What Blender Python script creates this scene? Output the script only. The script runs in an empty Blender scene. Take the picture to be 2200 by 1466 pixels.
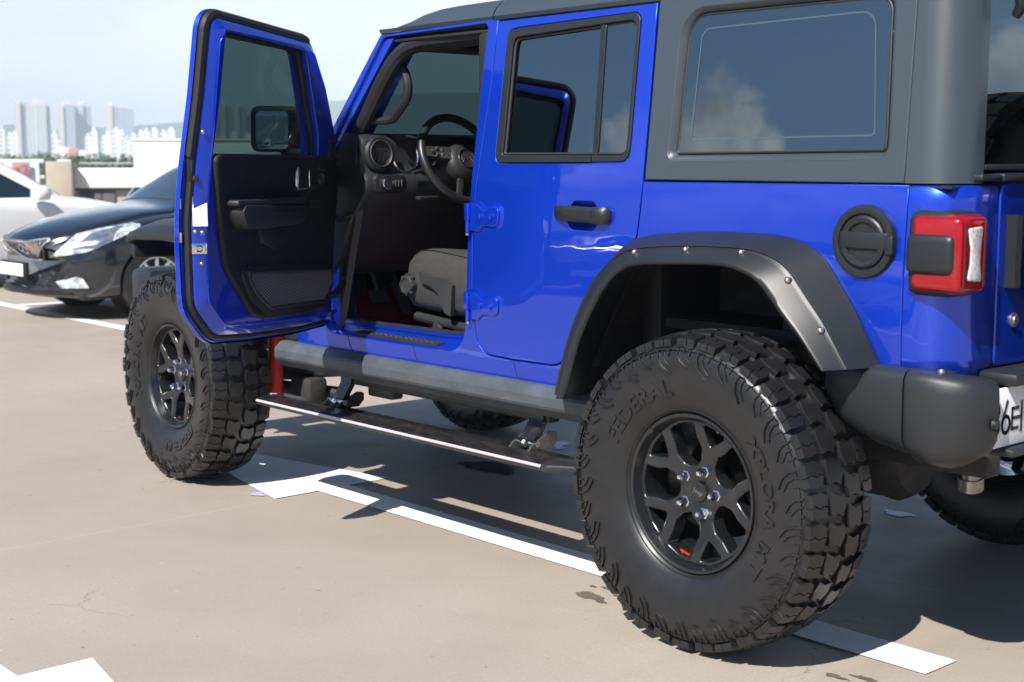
import bpy, bmesh, math, random
from math import sin, cos, pi, radians, sqrt, atan2, hypot
from mathutils import Vector, Matrix
random.seed(7)
SC = bpy.context.scene
COL = SC.collection

# ------------------------------------------------------------------ camera
cam_d = bpy.data.cameras.new("camera"); cam = bpy.data.objects.new("camera", cam_d); COL.objects.link(cam)
CAM = Vector((2.6295, -3.9065, 1.4045)); YAW, PITCH = 0.8413, -0.1256
fwd = Vector((-sin(YAW) * cos(PITCH), cos(YAW) * cos(PITCH), sin(PITCH)))
cam.location = CAM; cam.rotation_euler = fwd.to_track_quat('-Z', 'Y').to_euler()
cam_d.sensor_width = 36.0; cam_d.lens = 50.11; cam_d.clip_start = 0.05; cam_d.clip_end = 30000
cam_d.dof.use_dof = True; cam_d.dof.focus_distance = 4.75; cam_d.dof.aperture_fstop = 4.4
cam_d.dof.aperture_blades = 9
SC.camera = cam

# ------------------------------------------------------------------ light
SUN_D = Vector((-0.25, 0.91, -1.0)).normalized()           # the way the sunlight travels
EL = math.asin(-SUN_D.z); AZ = atan2(-SUN_D.x, -SUN_D.y)
sun_d = bpy.data.lights.new("sun", 'SUN'); sun = bpy.data.objects.new("sun", sun_d); COL.objects.link(sun)
sun_d.energy = 5.0; sun_d.angle = radians(0.53); sun_d.color = (1.0, 0.95, 0.88)
sun.rotation_euler = SUN_D.to_track_quat('-Z', 'Y').to_euler(); sun.location = (3, -8, 12)
SC.view_settings.view_transform = 'Standard'; SC.view_settings.look = 'None'
SC.view_settings.exposure = 0.84; SC.view_settings.gamma = 1.0; SC.view_settings.use_curve_mapping = False

W = bpy.data.worlds.new("World"); SC.world = W; W.use_nodes = True
def build_world():
    nt = W.node_tree; N = nt.nodes; L = nt.links
    for n in list(N): N.remove(n)
    def node(t, **k):
        n = N.new(t)
        for a, b in k.items(): setattr(n, a, b)
        return n
    def math_(op, a, b=None, clamp=False):
        n = node('ShaderNodeMath', operation=op); n.use_clamp = clamp
        for i, v in enumerate((a, b)):
            if v is None: continue
            if isinstance(v, (int, float)): n.inputs[i].default_value = v
            else: L.new(v, n.inputs[i])
        return n.outputs[0]
    def ramp(v, a, b):
        n = node('ShaderNodeMapRange', interpolation_type='SMOOTHSTEP'); L.new(v, n.inputs[0])
        n.inputs[1].default_value = a; n.inputs[2].default_value = b
        return n.outputs[0]
    sky = node('ShaderNodeTexSky', sky_type='NISHITA'); sky.sun_disc = False
    sky.sun_elevation = EL; sky.sun_rotation = -AZ; sky.air_density = 1.0; sky.dust_density = 1.2; sky.ozone_density = 1.6
    tc = node('ShaderNodeTexCoord'); sep = node('ShaderNodeSeparateXYZ'); L.new(tc.outputs['Generated'], sep.inputs[0])
    x, y, z = sep.outputs
    # flat cloud-deck coordinates, so that clouds shrink towards the horizon
    zz = math_('ADD', math_('MAXIMUM', z, 0.0), 0.16)
    cmb = node('ShaderNodeCombineXYZ'); L.new(math_('DIVIDE', x, zz), cmb.inputs[0]); L.new(math_('DIVIDE', y, zz), cmb.inputs[1])
    n1 = node('ShaderNodeTexNoise'); L.new(cmb.outputs[0], n1.inputs['Vector'])
    n1.inputs['Scale'].default_value = 0.75; n1.inputs['Detail'].default_value = 9; n1.inputs['Roughness'].default_value = 0.58
    n1.inputs['Distortion'].default_value = 0.25
    # cumulus: noise on the direction itself, thick low down
    n2 = node('ShaderNodeTexNoise', noise_dimensions='4D'); n2.name = 'cumulus'; n2.inputs['W'].default_value = 15.07; L.new(tc.outputs['Generated'], n2.inputs['Vector'])
    n2.inputs['Scale'].default_value = 4.2; n2.inputs['Detail'].default_value = 10; n2.inputs['Roughness'].default_value = 0.55
    n2.inputs['Distortion'].default_value = 0.15
    dens = math_('SUBTRACT', n2.outputs[0], math_('MULTIPLY', math_('MAXIMUM', z, 0.0), 1.65))
    cum = ramp(dens, 0.215, 0.255)
    n3 = node('ShaderNodeTexNoise'); L.new(tc.outputs['Generated'], n3.inputs['Vector'])
    n3.inputs['Scale'].default_value = 11; n3.inputs['Detail'].default_value = 8; n3.inputs['Roughness'].default_value = 0.6
    shade = ramp(math_('ADD', math_('MULTIPLY', n3.outputs[0], 0.9), math_('MULTIPLY', z, 0.9)), 0.38, 0.80)
    veil = ramp(n1.outputs[0], 0.42, 0.72)
    # the -X half of the sky is milky and bright, the rest is open blue
    milky = math_('MULTIPLY', ramp(math_('ADD', math_('MULTIPLY', x, -1.0), math_('MULTIPLY', y, 0.75)), 0.35, 1.0), math_('SUBTRACT', 1.0, ramp(z, 0.11, 0.34)))
    veil = math_('MULTIPLY', math_('ADD', veil, math_('MULTIPLY', milky, 0.95)), math_('ADD', math_('MULTIPLY', milky, 0.9), 0.03), True)
    skyc = node('ShaderNodeVectorMath', operation='SCALE'); L.new(sky.outputs[0], skyc.inputs[0]); skyc.inputs['Scale'].default_value = 0.056
    tint = node('ShaderNodeMix', data_type='RGBA', blend_type='MULTIPLY'); tint.inputs[0].default_value = 1.0
    L.new(skyc.outputs[0], tint.inputs[6]); tint.inputs[7].default_value = (0.74, 0.96, 1.18, 1)
    m1 = node('ShaderNodeMix', data_type='RGBA'); L.new(veil, m1.inputs[0]); L.new(tint.outputs[2], m1.inputs[6]); m1.inputs[7].default_value = (0.62, 0.665, 0.73, 1)
    cc = node('ShaderNodeMix', data_type='RGBA'); L.new(shade, cc.inputs[0]); cc.inputs[6].default_value = (0.20, 0.24, 0.30, 1); cc.inputs[7].default_value = (0.92, 0.91, 0.89, 1)
    m2 = node('ShaderNodeMix', data_type='RGBA'); L.new(math_('MULTIPLY', cum, math_('SUBTRACT', 1.0, math_('MULTIPLY', milky, 0.9))), m2.inputs[0])
    L.new(m1.outputs[2], m2.inputs[6]); L.new(cc.outputs[2], m2.inputs[7])
    bg = node('ShaderNodeBackground'); L.new(m2.outputs[2], bg.inputs[0]); bg.inputs[1].default_value = 1.0
    out = node('ShaderNodeOutputWorld'); L.new(bg.outputs[0], out.inputs[0])
build_world()

# ------------------------------------------------------------------ helpers
def tag(o, label=None, cat=None, group=None, kind=None):
    if label: o['label'] = label
    if cat: o['category'] = cat
    if group: o['group'] = group
    if kind: o['kind'] = kind
    return o
def link(name, me, m, parent=None):
    o = bpy.data.objects.new(name, me); COL.objects.link(o)
    if m is not None and len(me.materials) == 0: me.materials.append(m)
    if parent is not None: o.parent = parent
    return o
def empty(name, loc=(0, 0, 0), rz=0.0, parent=None):
    o = bpy.data.objects.new(name, None); COL.objects.link(o); o.location = loc; o.rotation_euler = (0, 0, rz)
    o.empty_display_size = 0.1
    if parent is not None: o.parent = parent
    return o
def frame_of(d):
    d = d.normalized(); a = Vector((0, 0, 1)) if abs(d.z) < 0.9 else Vector((1, 0, 0))
    u = d.cross(a).normalized(); return u, d.cross(u).normalized()

class MB:
    """collects shapes and links them as one mesh"""
    def __init__(s): s.v = []; s.f = []
    def add(s, vs, fs):
        b = len(s.v); s.v += [tuple(p) for p in vs]; s.f += [tuple(i + b for i in f) for f in fs]; return s
    def bm(s, bm, mat=None):
        bm.verts.index_update()
        vs = [(mat @ v.co if mat is not None else v.co) for v in bm.verts]
        s.add(vs, [[v.index for v in f.verts] for f in bm.faces]); bm.free(); return s
    def box(s, c, size, r=0.0, rot=None, seg=2):
        bm = bmesh.new(); bmesh.ops.create_cube(bm, size=1.0)
        for v in bm.verts: v.co = Vector((v.co.x * size[0], v.co.y * size[1], v.co.z * size[2]))
        if r > 0: bmesh.ops.bevel(bm, geom=list(bm.edges), offset=r, segments=seg, profile=0.5, affect='EDGES', clamp_overlap=True)
        M = Matrix.Translation(Vector(c)) @ (rot.to_4x4() if rot is not None else Matrix())
        return s.bm(bm, M)
    def loft(s, rings, closed=True, caps=True, loop=False):
        n = len(rings[0]); vs = [p for r in rings for p in r]; fs = []; m = len(rings)
        for i in range(m if loop else m - 1):
            i2 = (i + 1) % m
            for j in range(n if closed else n - 1):
                j2 = (j + 1) % n; fs.append((i * n + j, i * n + j2, i2 * n + j2, i2 * n + j))
        if caps and not loop: fs.append(tuple(range(n))[::-1]); fs.append(tuple((m - 1) * n + j for j in range(n)))
        return s.add(vs, fs)
    def cyl(s, a, b, r0, r1=None, seg=20, caps=True):
        a = Vector(a); b = Vector(b); r1 = r0 if r1 is None else r1; u, w = frame_of(b - a)
        ring = lambda c, r: [c + (u * cos(2 * pi * k / seg) + w * sin(2 * pi * k / seg)) * r for k in range(seg)]
        return s.loft([ring(a, r0), ring(b, r1)], True, caps)
    def tube(s, pts, r, seg=12, caps=True, closed=False, squash=None):
        pts = [Vector(p) for p in pts]; n = len(pts); rings = []; u = None
        rr = r if isinstance(r, (list, tuple)) else [r] * n
        for i in range(n):
            a = pts[(i - 1) % n] if (closed or i > 0) else pts[i]; b = pts[(i + 1) % n] if (closed or i < n - 1) else pts[i]
            d = (b - a).normalized()
            if u is None: u, w = frame_of(d)
            else:
                u = (u - d * u.dot(d)).normalized(); w = d.cross(u).normalized()
            rings.append([pts[i] + (u * cos(2 * pi * k / seg) + w * sin(2 * pi * k / seg)) * rr[i] for k in range(seg)])
        return s.loft(rings, True, caps, closed)
    def lathe(s, prof, o, ax, seg=48, caps=False):
        o = Vector(o); ax = Vector(ax).normalized(); u, w = frame_of(ax); rings = []
        for r, h in prof: rings.append([o + ax * h + (u * cos(2 * pi * k / seg) + w * sin(2 * pi * k / seg)) * r for k in range(seg)])
        return s.loft(rings, True, caps)
    def prism(s, poly, fn, t, r=0.0):
        """polygon (u,v) -> solid of thickness t; fn(u,v,d)"""
        ccw = area(poly) > 0; poly = poly if ccw else poly[::-1]
        n = len(poly); rings = []
        if r > 0:
            for a in (0, 45, 90):
                a = radians(a); q = offset(poly, r * (1 - sin(a))); rings.append([fn(u, v, r * (1 - cos(a))) for u, v in q])
            rings.append([fn(u, v, t) for u, v in poly])
        else: rings = [[fn(u, v, 0) for u, v in poly], [fn(u, v, t) for u, v in poly]]
        b = len(s.v); s.loft(rings, True, False)
        tri = tessel(poly); m = len(rings) - 1
        for a_, b_, c_ in tri:
            s.f.append((b + a_, b + b_, b + c_)); s.f.append((b + m * n + c_, b + m * n + b_, b + m * n + a_))
        return s
    def mirror_y(s, c):
        n = len(s.v); s.v += [(x, 2 * c - y, z) for x, y, z in s.v]; s.f += [tuple(i + n for i in f)[::-1] for f in s.f]; return s
    def mesh(s, name, sharp=35, fix=True):
        me = bpy.data.meshes.new(name); me.from_pydata(s.v, [], s.f)
        if fix:
            bm = bmesh.new(); bm.from_mesh(me); bmesh.ops.recalc_face_normals(bm, faces=list(bm.faces)); bm.to_mesh(me); bm.free()
        me.polygons.foreach_set('use_smooth', [True] * len(me.polygons))
        me.set_sharp_from_angle(angle=radians(sharp)); me.update(); return me
    def build(s, name, m, parent=None, sharp=35, fix=True):
        return link(name, s.mesh(name, sharp, fix), m, parent)

def area(p): return 0.5 * sum(p[i][0] * p[(i + 1) % len(p)][1] - p[(i + 1) % len(p)][0] * p[i][1] for i in range(len(p)))
def tessel(poly):
    from mathutils.geometry import tessellate_polygon
    out = []
    for t in tessellate_polygon([[Vector((a, b, 0)) for a, b in poly]]):
        a, b, c = t
        if (poly[b][0] - poly[a][0]) * (poly[c][1] - poly[a][1]) - (poly[b][1] - poly[a][1]) * (poly[c][0] - poly[a][0]) < 0: b, c = c, b
        out.append((a, b, c))
    return out
def offset(p, d):
    """moves each side to its left by d (inwards on a CCW polygon)"""
    n = len(p); out = []
    for i in range(n):
        a, b, c = Vector(p[i - 1]), Vector(p[i]), Vector(p[(i + 1) % n])
        e1 = (b - a); e2 = (c - b)
        if e1.length < 1e-9: e1 = e2
        if e2.length < 1e-9: e2 = e1
        n1 = Vector((-e1.y, e1.x)).normalized(); n2 = Vector((-e2.y, e2.x)).normalized()
        m = n1 + n2
        if m.length < 1e-6: m = n1
        m.normalize(); k = max(0.35, m.dot(n1)); q = b + m * (d / k); out.append((q.x, q.y))
    return out
def rp(pts, n=5):
    """polygon with rounded corners: points (u,v[,r])"""
    out = []; m = len(pts)
    for i in range(m):
        b = pts[i]; r = b[2] if len(b) > 2 else 0
        if r <= 0: out.append((b[0], b[1])); continue
        B = Vector(b[:2]); A = Vector(pts[i - 1][:2]); C = Vector(pts[(i + 1) % m][:2])
        d1 = (A - B); d2 = (C - B); l1, l2 = d1.length, d2.length; d1.normalize(); d2.normalize()
        ang = d1.angle(d2)
        if ang > pi - 0.03: out.append((b[0], b[1])); continue
        t = min(r / math.tan(ang / 2), l1 * 0.49, l2 * 0.49); r2 = t * math.tan(ang / 2)
        p1 = B + d1 * t; p2 = B + d2 * t; bis = (d1 + d2).normalized(); cc = B + bis * (r2 / sin(ang / 2))
        a1 = atan2(p1.y - cc.y, p1.x - cc.x); a2 = atan2(p2.y - cc.y, p2.x - cc.x); da = (a2 - a1 + pi) % (2 * pi) - pi
        for k in range(n + 1): out.append((cc.x + r2 * cos(a1 + da * k / n), cc.y + r2 * sin(a1 + da * k / n)))
    return out
def crom(pts, n=6, closed=False):
    """Catmull-Rom through points of any dimension"""
    P = [Vector(p) for p in pts]; m = len(P); out = []
    for i in range(m if closed else m - 1):
        p0 = P[(i - 1) % m] if (closed or i > 0) else P[i]; p1 = P[i]; p2 = P[(i + 1) % m]; p3 = P[(i + 2) % m] if (closed or i + 2 < m) else p2
        for k in range(n):
            t = k / n
            out.append(0.5 * ((2 * p1) + (p2 - p0) * t + (2 * p0 - 5 * p1 + 4 * p2 - p3) * t * t + (3 * p1 - p0 - 3 * p2 + p3) * t ** 3))
    if not closed: out.append(P[-1])
    return [tuple(q) for q in out]
def interp(x, xs, ys):
    if x <= xs[0]: return ys[0]
    for i in range(len(xs) - 1):
        if x <= xs[i + 1]:
            t = (x - xs[i]) / (xs[i + 1] - xs[i]); return ys[i] + (ys[i + 1] - ys[i]) * t
    return ys[-1]

def panel(name, outer, holes, fn, t, r, m, parent=None, vbands=(), ubands=(), back=False, seg=3, maxlen=0.0):
    """sheet-metal panel on a curved surface fn(u,v,d): rounded rim, true surface normals"""
    loops = []
    for k, p in enumerate([outer] + list(holes)):
        p = [tuple(q[:2]) for q in p]
        if (area(p) > 0) != (k == 0): p = p[::-1]
        p = offset(p, r); q = []
        for i in range(len(p)):
            a, b = p[i], p[(i + 1) % len(p)]; ts = [0.0]
            for bands, ax in ((vbands, 1), (ubands, 0)):
                for w in bands:
                    if (a[ax] - w) * (b[ax] - w) < -1e-12: ts.append((w - a[ax]) / (b[ax] - a[ax]))
            for s_ in sorted(ts): q.append((a[0] + (b[0] - a[0]) * s_, a[1] + (b[1] - a[1]) * s_))
        loops.append(q)
    from mathutils.geometry import delaunay_2d_cdt
    pv = []; ed = []
    for q in loops:
        k0 = len(pv); pv += [Vector(p) for p in q]; ed += [(k0 + i, k0 + (i + 1) % len(q)) for i in range(len(q))]
    cv, _, cf = delaunay_2d_cdt(pv, ed, [], 0, 1e-7)[:3]
    def inside(x, y):
        c = False
        for i, j in ed:
            (ax, ay), (bx, by) = pv[i], pv[j]
            if (ay > y) != (by > y) and x < (bx - ax) * (y - ay) / (by - ay) + ax: c = not c
        return c
    bm = bmesh.new(); bvs = [bm.verts.new((p[0], p[1], 0)) for p in cv]
    for f in cf:
        if inside(sum(cv[i][0] for i in f) / len(f), sum(cv[i][1] for i in f) / len(f)): bm.faces.new([bvs[i] for i in f])
    for v in [v for v in bm.verts if not v.link_faces]: bm.verts.remove(v)
    for bands, no in ((vbands, (0, 1, 0)), (ubands, (1, 0, 0))):
        for w in bands:
            bmesh.ops.bisect_plane(bm, geom=list(bm.verts) + list(bm.edges) + list(bm.faces), dist=1e-6, plane_co=(w * no[0], w * no[1], 0), plane_no=no)
    h = 1e-3
    def nrm(u, v):
        a = Vector(fn(u + h, v, 0)) - Vector(fn(u - h, v, 0)); b = Vector(fn(u, v + h, 0)) - Vector(fn(u, v - h, 0)); c = a.cross(b).normalized()
        d = Vector(fn(u, v, 0)) - Vector(fn(u, v, h))
        return (c, 1) if c.dot(d) > 0 else (-c, -1)
    V = []; F = []; NL = []; flip = nrm(*loops[0][0])[1]
    bm.verts.index_update()
    base = {}
    for v in bm.verts: base[v.index] = len(V); V.append(fn(v.co.x, v.co.y, 0))
    vn = [nrm(v.co.x, v.co.y)[0] for v in bm.verts]
    fl = []
    for f in bm.faces:
        idx = [v.index for v in f.verts]
        s = 0
        for i in range(len(idx)):
            a, b = f.verts[i].co, f.verts[(i + 1) % len(idx)].co; s += a.x * b.y - b.x * a.y
        if (s > 0) != (flip > 0): idx = idx[::-1]
        fl.append(idx); F.append(tuple(idx)); NL += [vn[i] for i in idx]
    if back:
        o = len(V)
        for v in bm.verts: V.append(fn(v.co.x, v.co.y, t))
        for idx in fl: F.append(tuple(o + i for i in idx[::-1])); NL += [-vn[i] for i in idx[::-1]]
    bm.free()
    for q in loops:
        rings = []
        for k in range(seg + 1):
            a = (pi / 2) * k / seg; o2 = offset(q, -r * sin(a)); rings.append([(u, v, r * (1 - cos(a)), a) for u, v in o2])
        rings.append([(u, v, t, pi / 2) for u, v, _, _ in rings[-1]])
        n = len(q); idx = []
        outd = []
        for i in range(n):
            a, b, c = Vector(q[i - 1]), Vector(q[i]), Vector(q[(i + 1) % n])
            e = Vector((0, 0)); 
            for w in ((b - a), (c - b)):
                if w.length > 1e-9: w = w.normalized(); e += Vector((w.y, -w.x))
            e.normalize(); p0 = Vector(fn(b.x, b.y, 0)); p1 = Vector(fn(b.x + e.x * h, b.y + e.y * h, 0)); outd.append((p1 - p0).normalized())
        nn = []
        for rg in rings:
            idx.append([len(V) + i for i in range(n)]); V += [fn(u, v, d) for u, v, d, _ in rg]
            nn.append([(nrm(q[i][0], q[i][1])[0] * cos(rg[i][3]) + outd[i] * sin(rg[i][3])).normalized() for i in range(n)])
        for k in range(len(rings) - 1):
            for i in range(n):
                j = (i + 1) % n; face = [(k, i), (k + 1, i), (k + 1, j), (k, j)]
                if flip < 0: face = face[::-1]
                F.append(tuple(idx[a][b] for a, b in face)); NL += [nn[a][b] for a, b in face]
    me = bpy.data.meshes.new(name); me.from_pydata([tuple(p) for p in V], [], F)
    me.polygons.foreach_set('use_smooth', [True] * len(me.polygons))
    me.normals_split_custom_set([tuple(x) for x in NL]); me.update()
    return link(name, me, m, parent)

def text_mesh(s, size=1.0, bold=0.0):
    """the outline of a word as flat triangles, (verts2d, tris)"""
    c = bpy.data.curves.new("word", 'FONT'); c.body = s; c.size = size; c.offset = bold; c.resolution_u = 3; c.fill_mode = 'FRONT'
    o = bpy.data.objects.new("word", c); me = bpy.data.meshes.new_from_object(o)
    vs = [(v.co.x, v.co.y) for v in me.vertices]; fs = [tuple(p.vertices) for p in me.polygons]
    bpy.data.objects.remove(o); bpy.data.meshes.remove(me); bpy.data.curves.remove(c); return vs, fs
def text_into(mb, s, size, fn, t, bold=0.0, center=True, condense=1.0):
    """raised lettering: fn(u,v,d)"""
    vs, fs = text_mesh(s, size, bold)
    if not vs: return
    vs = [(u * condense, v) for u, v in vs]
    if center:
        x0 = min(v[0] for v in vs); x1 = max(v[0] for v in vs); vs = [(u - (x0 + x1) / 2, v) for u, v in vs]
    b = len(mb.v); n = len(vs)
    mb.v += [tuple(fn(u, v, 0)) for u, v in vs]; mb.f += [tuple(b + i for i in f) for f in fs]
    cnt = {}
    for f in fs:
        for i in range(len(f)):
            e = (f[i], f[(i + 1) % len(f)]); cnt[e] = cnt.get(e, 0) + 1
    mb.v += [tuple(fn(u, v, t)) for u, v in vs]
    for (i, j) in cnt:
        if (j, i) not in cnt: mb.f.append((b + j, b + i, b + n + i, b + n + j))

# ------------------------------------------------------------------ materials
def mat(name, col, rough=0.5, metal=0.0, coat=0.0, coat_rough=0.03, spec=0.5, var=0.0, vscale=8.0, bump=0.0, bscale=400.0, dust=0.0, dustcol=(0.30, 0.26, 0.21), rvar=0.0, emit=None, trans=0.0, ior=1.5):
    m = bpy.data.materials.new(name); m.use_nodes = True; nt = m.node_tree; L = nt.links
    p = nt.nodes['Principled BSDF']; p.inputs['Base Color'].default_value = (*col, 1); p.inputs['Roughness'].default_value = rough
    p.inputs['Metallic'].default_value = metal; p.inputs['Coat Weight'].default_value = coat; p.inputs['Coat Roughness'].default_value = coat_rough
    p.inputs['Specular IOR Level'].default_value = spec; p.inputs['Transmission Weight'].default_value = trans; p.inputs['IOR'].default_value = ior
    tc = nt.nodes.new('ShaderNodeTexCoord')
    def noise(scale, det=5, ro=0.6):
        n = nt.nodes.new('ShaderNodeTexNoise'); n.inputs['Scale'].default_value = scale; n.inputs['Detail'].default_value = det; n.inputs['Roughness'].default_value = ro
        L.new(tc.outputs['Object'], n.inputs['Vector']); return n.outputs[0]
    def mr(v, a, b, c, d):
        n = nt.nodes.new('ShaderNodeMapRange'); L.new(v, n.inputs[0])
        for i, q in enumerate((a, b, c, d)): n.inputs[i + 1].default_value = q
        return n.outputs[0]
    cur = None
    if var > 0:
        mx = nt.nodes.new('ShaderNodeMix'); mx.data_type = 'RGBA'; L.new(mr(noise(vscale), 0.3, 0.7, 0, 1), mx.inputs[0])
        mx.inputs[6].default_value = (*[c * (1 - var) for c in col], 1); mx.inputs[7].default_value = (*[min(1, c * (1 + var)) for c in col], 1); cur = mx.outputs[2]
    if dust > 0:
        mx = nt.nodes.new('ShaderNodeMix'); mx.data_type = 'RGBA'; L.new(mr(noise(vscale * 1.7, 8, 0.7), 0.45, 0.8, 0, dust), mx.inputs[0])
        if cur is not None: L.new(cur, mx.inputs[6])
        else: mx.inputs[6].default_value = (*col, 1)
        mx.inputs[7].default_value = (*dustcol, 1); cur = mx.outputs[2]
    if cur is not None: L.new(cur, p.inputs['Base Color'])
    if rvar > 0: L.new(mr(noise(vscale * 2.3), 0.3, 0.7, max(0.02, rough - rvar), min(1, rough + rvar)), p.inputs['Roughness'])
    if bump > 0:
        b = nt.nodes.new('ShaderNodeBump'); b.inputs['Strength'].default_value = bump; b.inputs['Distance'].default_value = 0.002
        L.new(noise(bscale, 3), b.inputs['Height']); L.new(b.outputs[0], p.inputs['Normal'])
    if emit: p.inputs['Emission Color'].default_value = (*emit[:3], 1); p.inputs['Emission Strength'].default_value = emit[3]
    return m
def glass_mat(name, tint, ior=1.9, refl=(1, 1, 1)):
    """tinted car glass: clear pane with a mirror-like skin"""
    m = bpy.data.materials.new(name); m.use_nodes = True; nt = m.node_tree; L = nt.links
    for n in list(nt.nodes): nt.nodes.remove(n)
    tr = nt.nodes.new('ShaderNodeBsdfTransparent'); tr.inputs[0].default_value = (*tint, 1)
    gl = nt.nodes.new('ShaderNodeBsdfGlossy'); gl.inputs['Roughness'].default_value = 0.0; gl.inputs['Color'].default_value = (*refl, 1)
    lw = nt.nodes.new('ShaderNodeLayerWeight'); lw.inputs[0].default_value = 0.5; f0 = ((ior - 1) / (ior + 1)) ** 2
    pw = nt.nodes.new('ShaderNodeMath'); pw.operation = 'POWER'; L.new(lw.outputs['Facing'], pw.inputs[0]); pw.inputs[1].default_value = 5.0
    fr = nt.nodes.new('ShaderNodeMath'); fr.operation = 'MULTIPLY_ADD'; L.new(pw.outputs[0], fr.inputs[0]); fr.inputs[1].default_value = 1 - f0; fr.inputs[2].default_value = f0
    mx = nt.nodes.new('ShaderNodeMixShader'); L.new(fr.outputs[0], mx.inputs[0]); L.new(tr.outputs[0], mx.inputs[1]); L.new(gl.outputs[0], mx.inputs[2])
    o = nt.nodes.new('ShaderNodeOutputMaterial'); L.new(mx.outputs[0], o.inputs[0]); return m
M = {}
M['blue'] = mat("blue_metallic_paint", (0.001, 0.042, 0.54), 0.36, metal=0.60, coat=1.0, coat_rough=0.015, var=0.05, vscale=900)
def paint_wave(m, amt=0.17):
    """slight unevenness of sheet metal and lacquer, so that reflections waver"""
    nt = m.node_tree; L = nt.links; p = nt.nodes['Principled BSDF']; tc = nt.nodes.new('ShaderNodeTexCoord')
    n1 = nt.nodes.new('ShaderNodeTexNoise'); n1.inputs['Scale'].default_value = 5.5; n1.inputs['Detail'].default_value = 2; L.new(tc.outputs['Object'], n1.inputs['Vector'])
    b = nt.nodes.new('ShaderNodeBump'); b.inputs['Strength'].default_value = amt; b.inputs['Distance'].default_value = 0.006; L.new(n1.outputs[0], b.inputs['Height'])
    L.new(b.outputs[0], p.inputs['Coat Normal'])
paint_wave(M['blue']); M['blue'].node_tree.nodes['Principled BSDF'].inputs['Coat IOR'].default_value = 1.56
M['part'] = mat("dark_grey_trim", (0.030, 0.032, 0.033), 0.45, spec=0.5, bump=0.2, bscale=700, var=0.1)
M['steel_dark'] = mat("dark_painted_steel", (0.045, 0.047, 0.05), 0.4, metal=0.4, var=0.2, vscale=30)
M['plastic'] = mat("black_grained_plastic", (0.017, 0.019, 0.022), 0.40, spec=0.5, bump=0.25, bscale=900, var=0.12, vscale=5)
M['top'] = mat("black_hardtop_skin", (0.034, 0.047, 0.060), 0.36, spec=0.7, bump=0.06, bscale=700)
M['flare'] = mat("satin_black_plastic", (0.013, 0.0155, 0.0185), 0.40, spec=0.46, bump=0.12, bscale=800, var=0.1, vscale=6)
M['seal'] = mat("black_rubber_seal", (0.012, 0.012, 0.013), 0.55, var=0.2, vscale=20)
M['dark'] = mat("dark_underbody", (0.018, 0.018, 0.019), 0.7, var=0.3, vscale=10, dust=0.12)
M['rubber'] = mat("tyre_rubber", (0.009, 0.0092, 0.0105), 0.36, spec=0.55, var=0.2, vscale=7, dust=0.13, dustcol=(0.075, 0.066, 0.055), bump=0.07, bscale=350)
M['rim'] = mat("gloss_black_wheel", (0.008, 0.009, 0.0105), 0.26, spec=0.6, coat=0.35, coat_rough=0.12, var=0.1, vscale=12)
M['chrome'] = mat("chrome", (0.78, 0.78, 0.80), 0.12, metal=1.0, rvar=0.05)
M['steel'] = mat("dull_steel", (0.33, 0.32, 0.30), 0.38, metal=0.9, var=0.25, vscale=30)
M['brass'] = mat("warm_steel_bolt", (0.66, 0.58, 0.48), 0.28, metal=1.0, var=0.15, vscale=60)
M['guard'] = mat("powder_coated_steel", (0.055, 0.066, 0.080), 0.45, spec=0.5, var=0.25, vscale=9, dust=0.22, dustcol=(0.16, 0.165, 0.16), bump=0.35, bscale=260)
M['alu'] = mat("black_anodised_step", (0.012, 0.012, 0.014), 0.2, spec=0.7, var=0.3, vscale=14, dust=0.12)
M['alu_strip'] = mat("bare_aluminium_strip", (0.62, 0.58, 0.60), 0.4, metal=0.5, var=0.05, vscale=20)
M['int'] = mat("interior_black_plastic", (0.018, 0.019, 0.021), 0.45, spec=0.45, bump=0.2, bscale=900, var=0.1)
M['int_soft'] = mat("interior_soft_black", (0.012, 0.012, 0.014), 0.6, spec=0.35, bump=0.2, bscale=700)
M['leather'] = mat("black_leather_rim", (0.016, 0.016, 0.018), 0.36, spec=0.5, bump=0.2, bscale=500)
M['fabric'] = mat("grey_seat_fabric", (0.042, 0.042, 0.041), 0.85, spec=0.2, bump=0.6, bscale=1400, var=0.15, vscale=60)
M['carpet'] = mat("red_looped_mat", (0.16, 0.006, 0.010), 0.95, spec=0.1, bump=1.0, bscale=260, var=0.6, vscale=190)
M['red'] = mat("red_paint", (0.55, 0.02, 0.015), 0.4, var=0.2, vscale=20, dust=0.1)
M['redlens'] = mat("red_lamp_lens", (0.26, 0.001, 0.006), 0.14, coat=0.25, spec=0.6, var=0.08, vscale=60)
M['clearlens'] = mat("clear_lamp_lens", (0.62, 0.60, 0.62), 0.15, coat=1.0, spec=0.6, var=0.35, vscale=90, bump=0.5, bscale=120)
M['white'] = mat("white_sticker", (0.80, 0.80, 0.80), 0.5, var=0.02)
M['plate'] = mat("plate_white", (0.74, 0.75, 0.77), 0.35, var=0.03, vscale=20)
M['ink'] = mat("black_ink", (0.015, 0.015, 0.02), 0.5, var=0.05)
M['win'] = glass_mat("tinted_side_glass", (0.035, 0.045, 0.045), 2.7, (0.82, 0.93, 1.0))
M['win_quarter'] = glass_mat("dark_tinted_rear_glass", (0.008, 0.010, 0.011), 2.75, (0.78, 0.92, 1.0))
M['win_door'] = glass_mat("tinted_front_glass", (0.056, 0.092, 0.096), 1.5)
M['mirror'] = mat("mirror_glass", (0.75, 0.85, 0.92), 0.0, metal=1.0)
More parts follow.
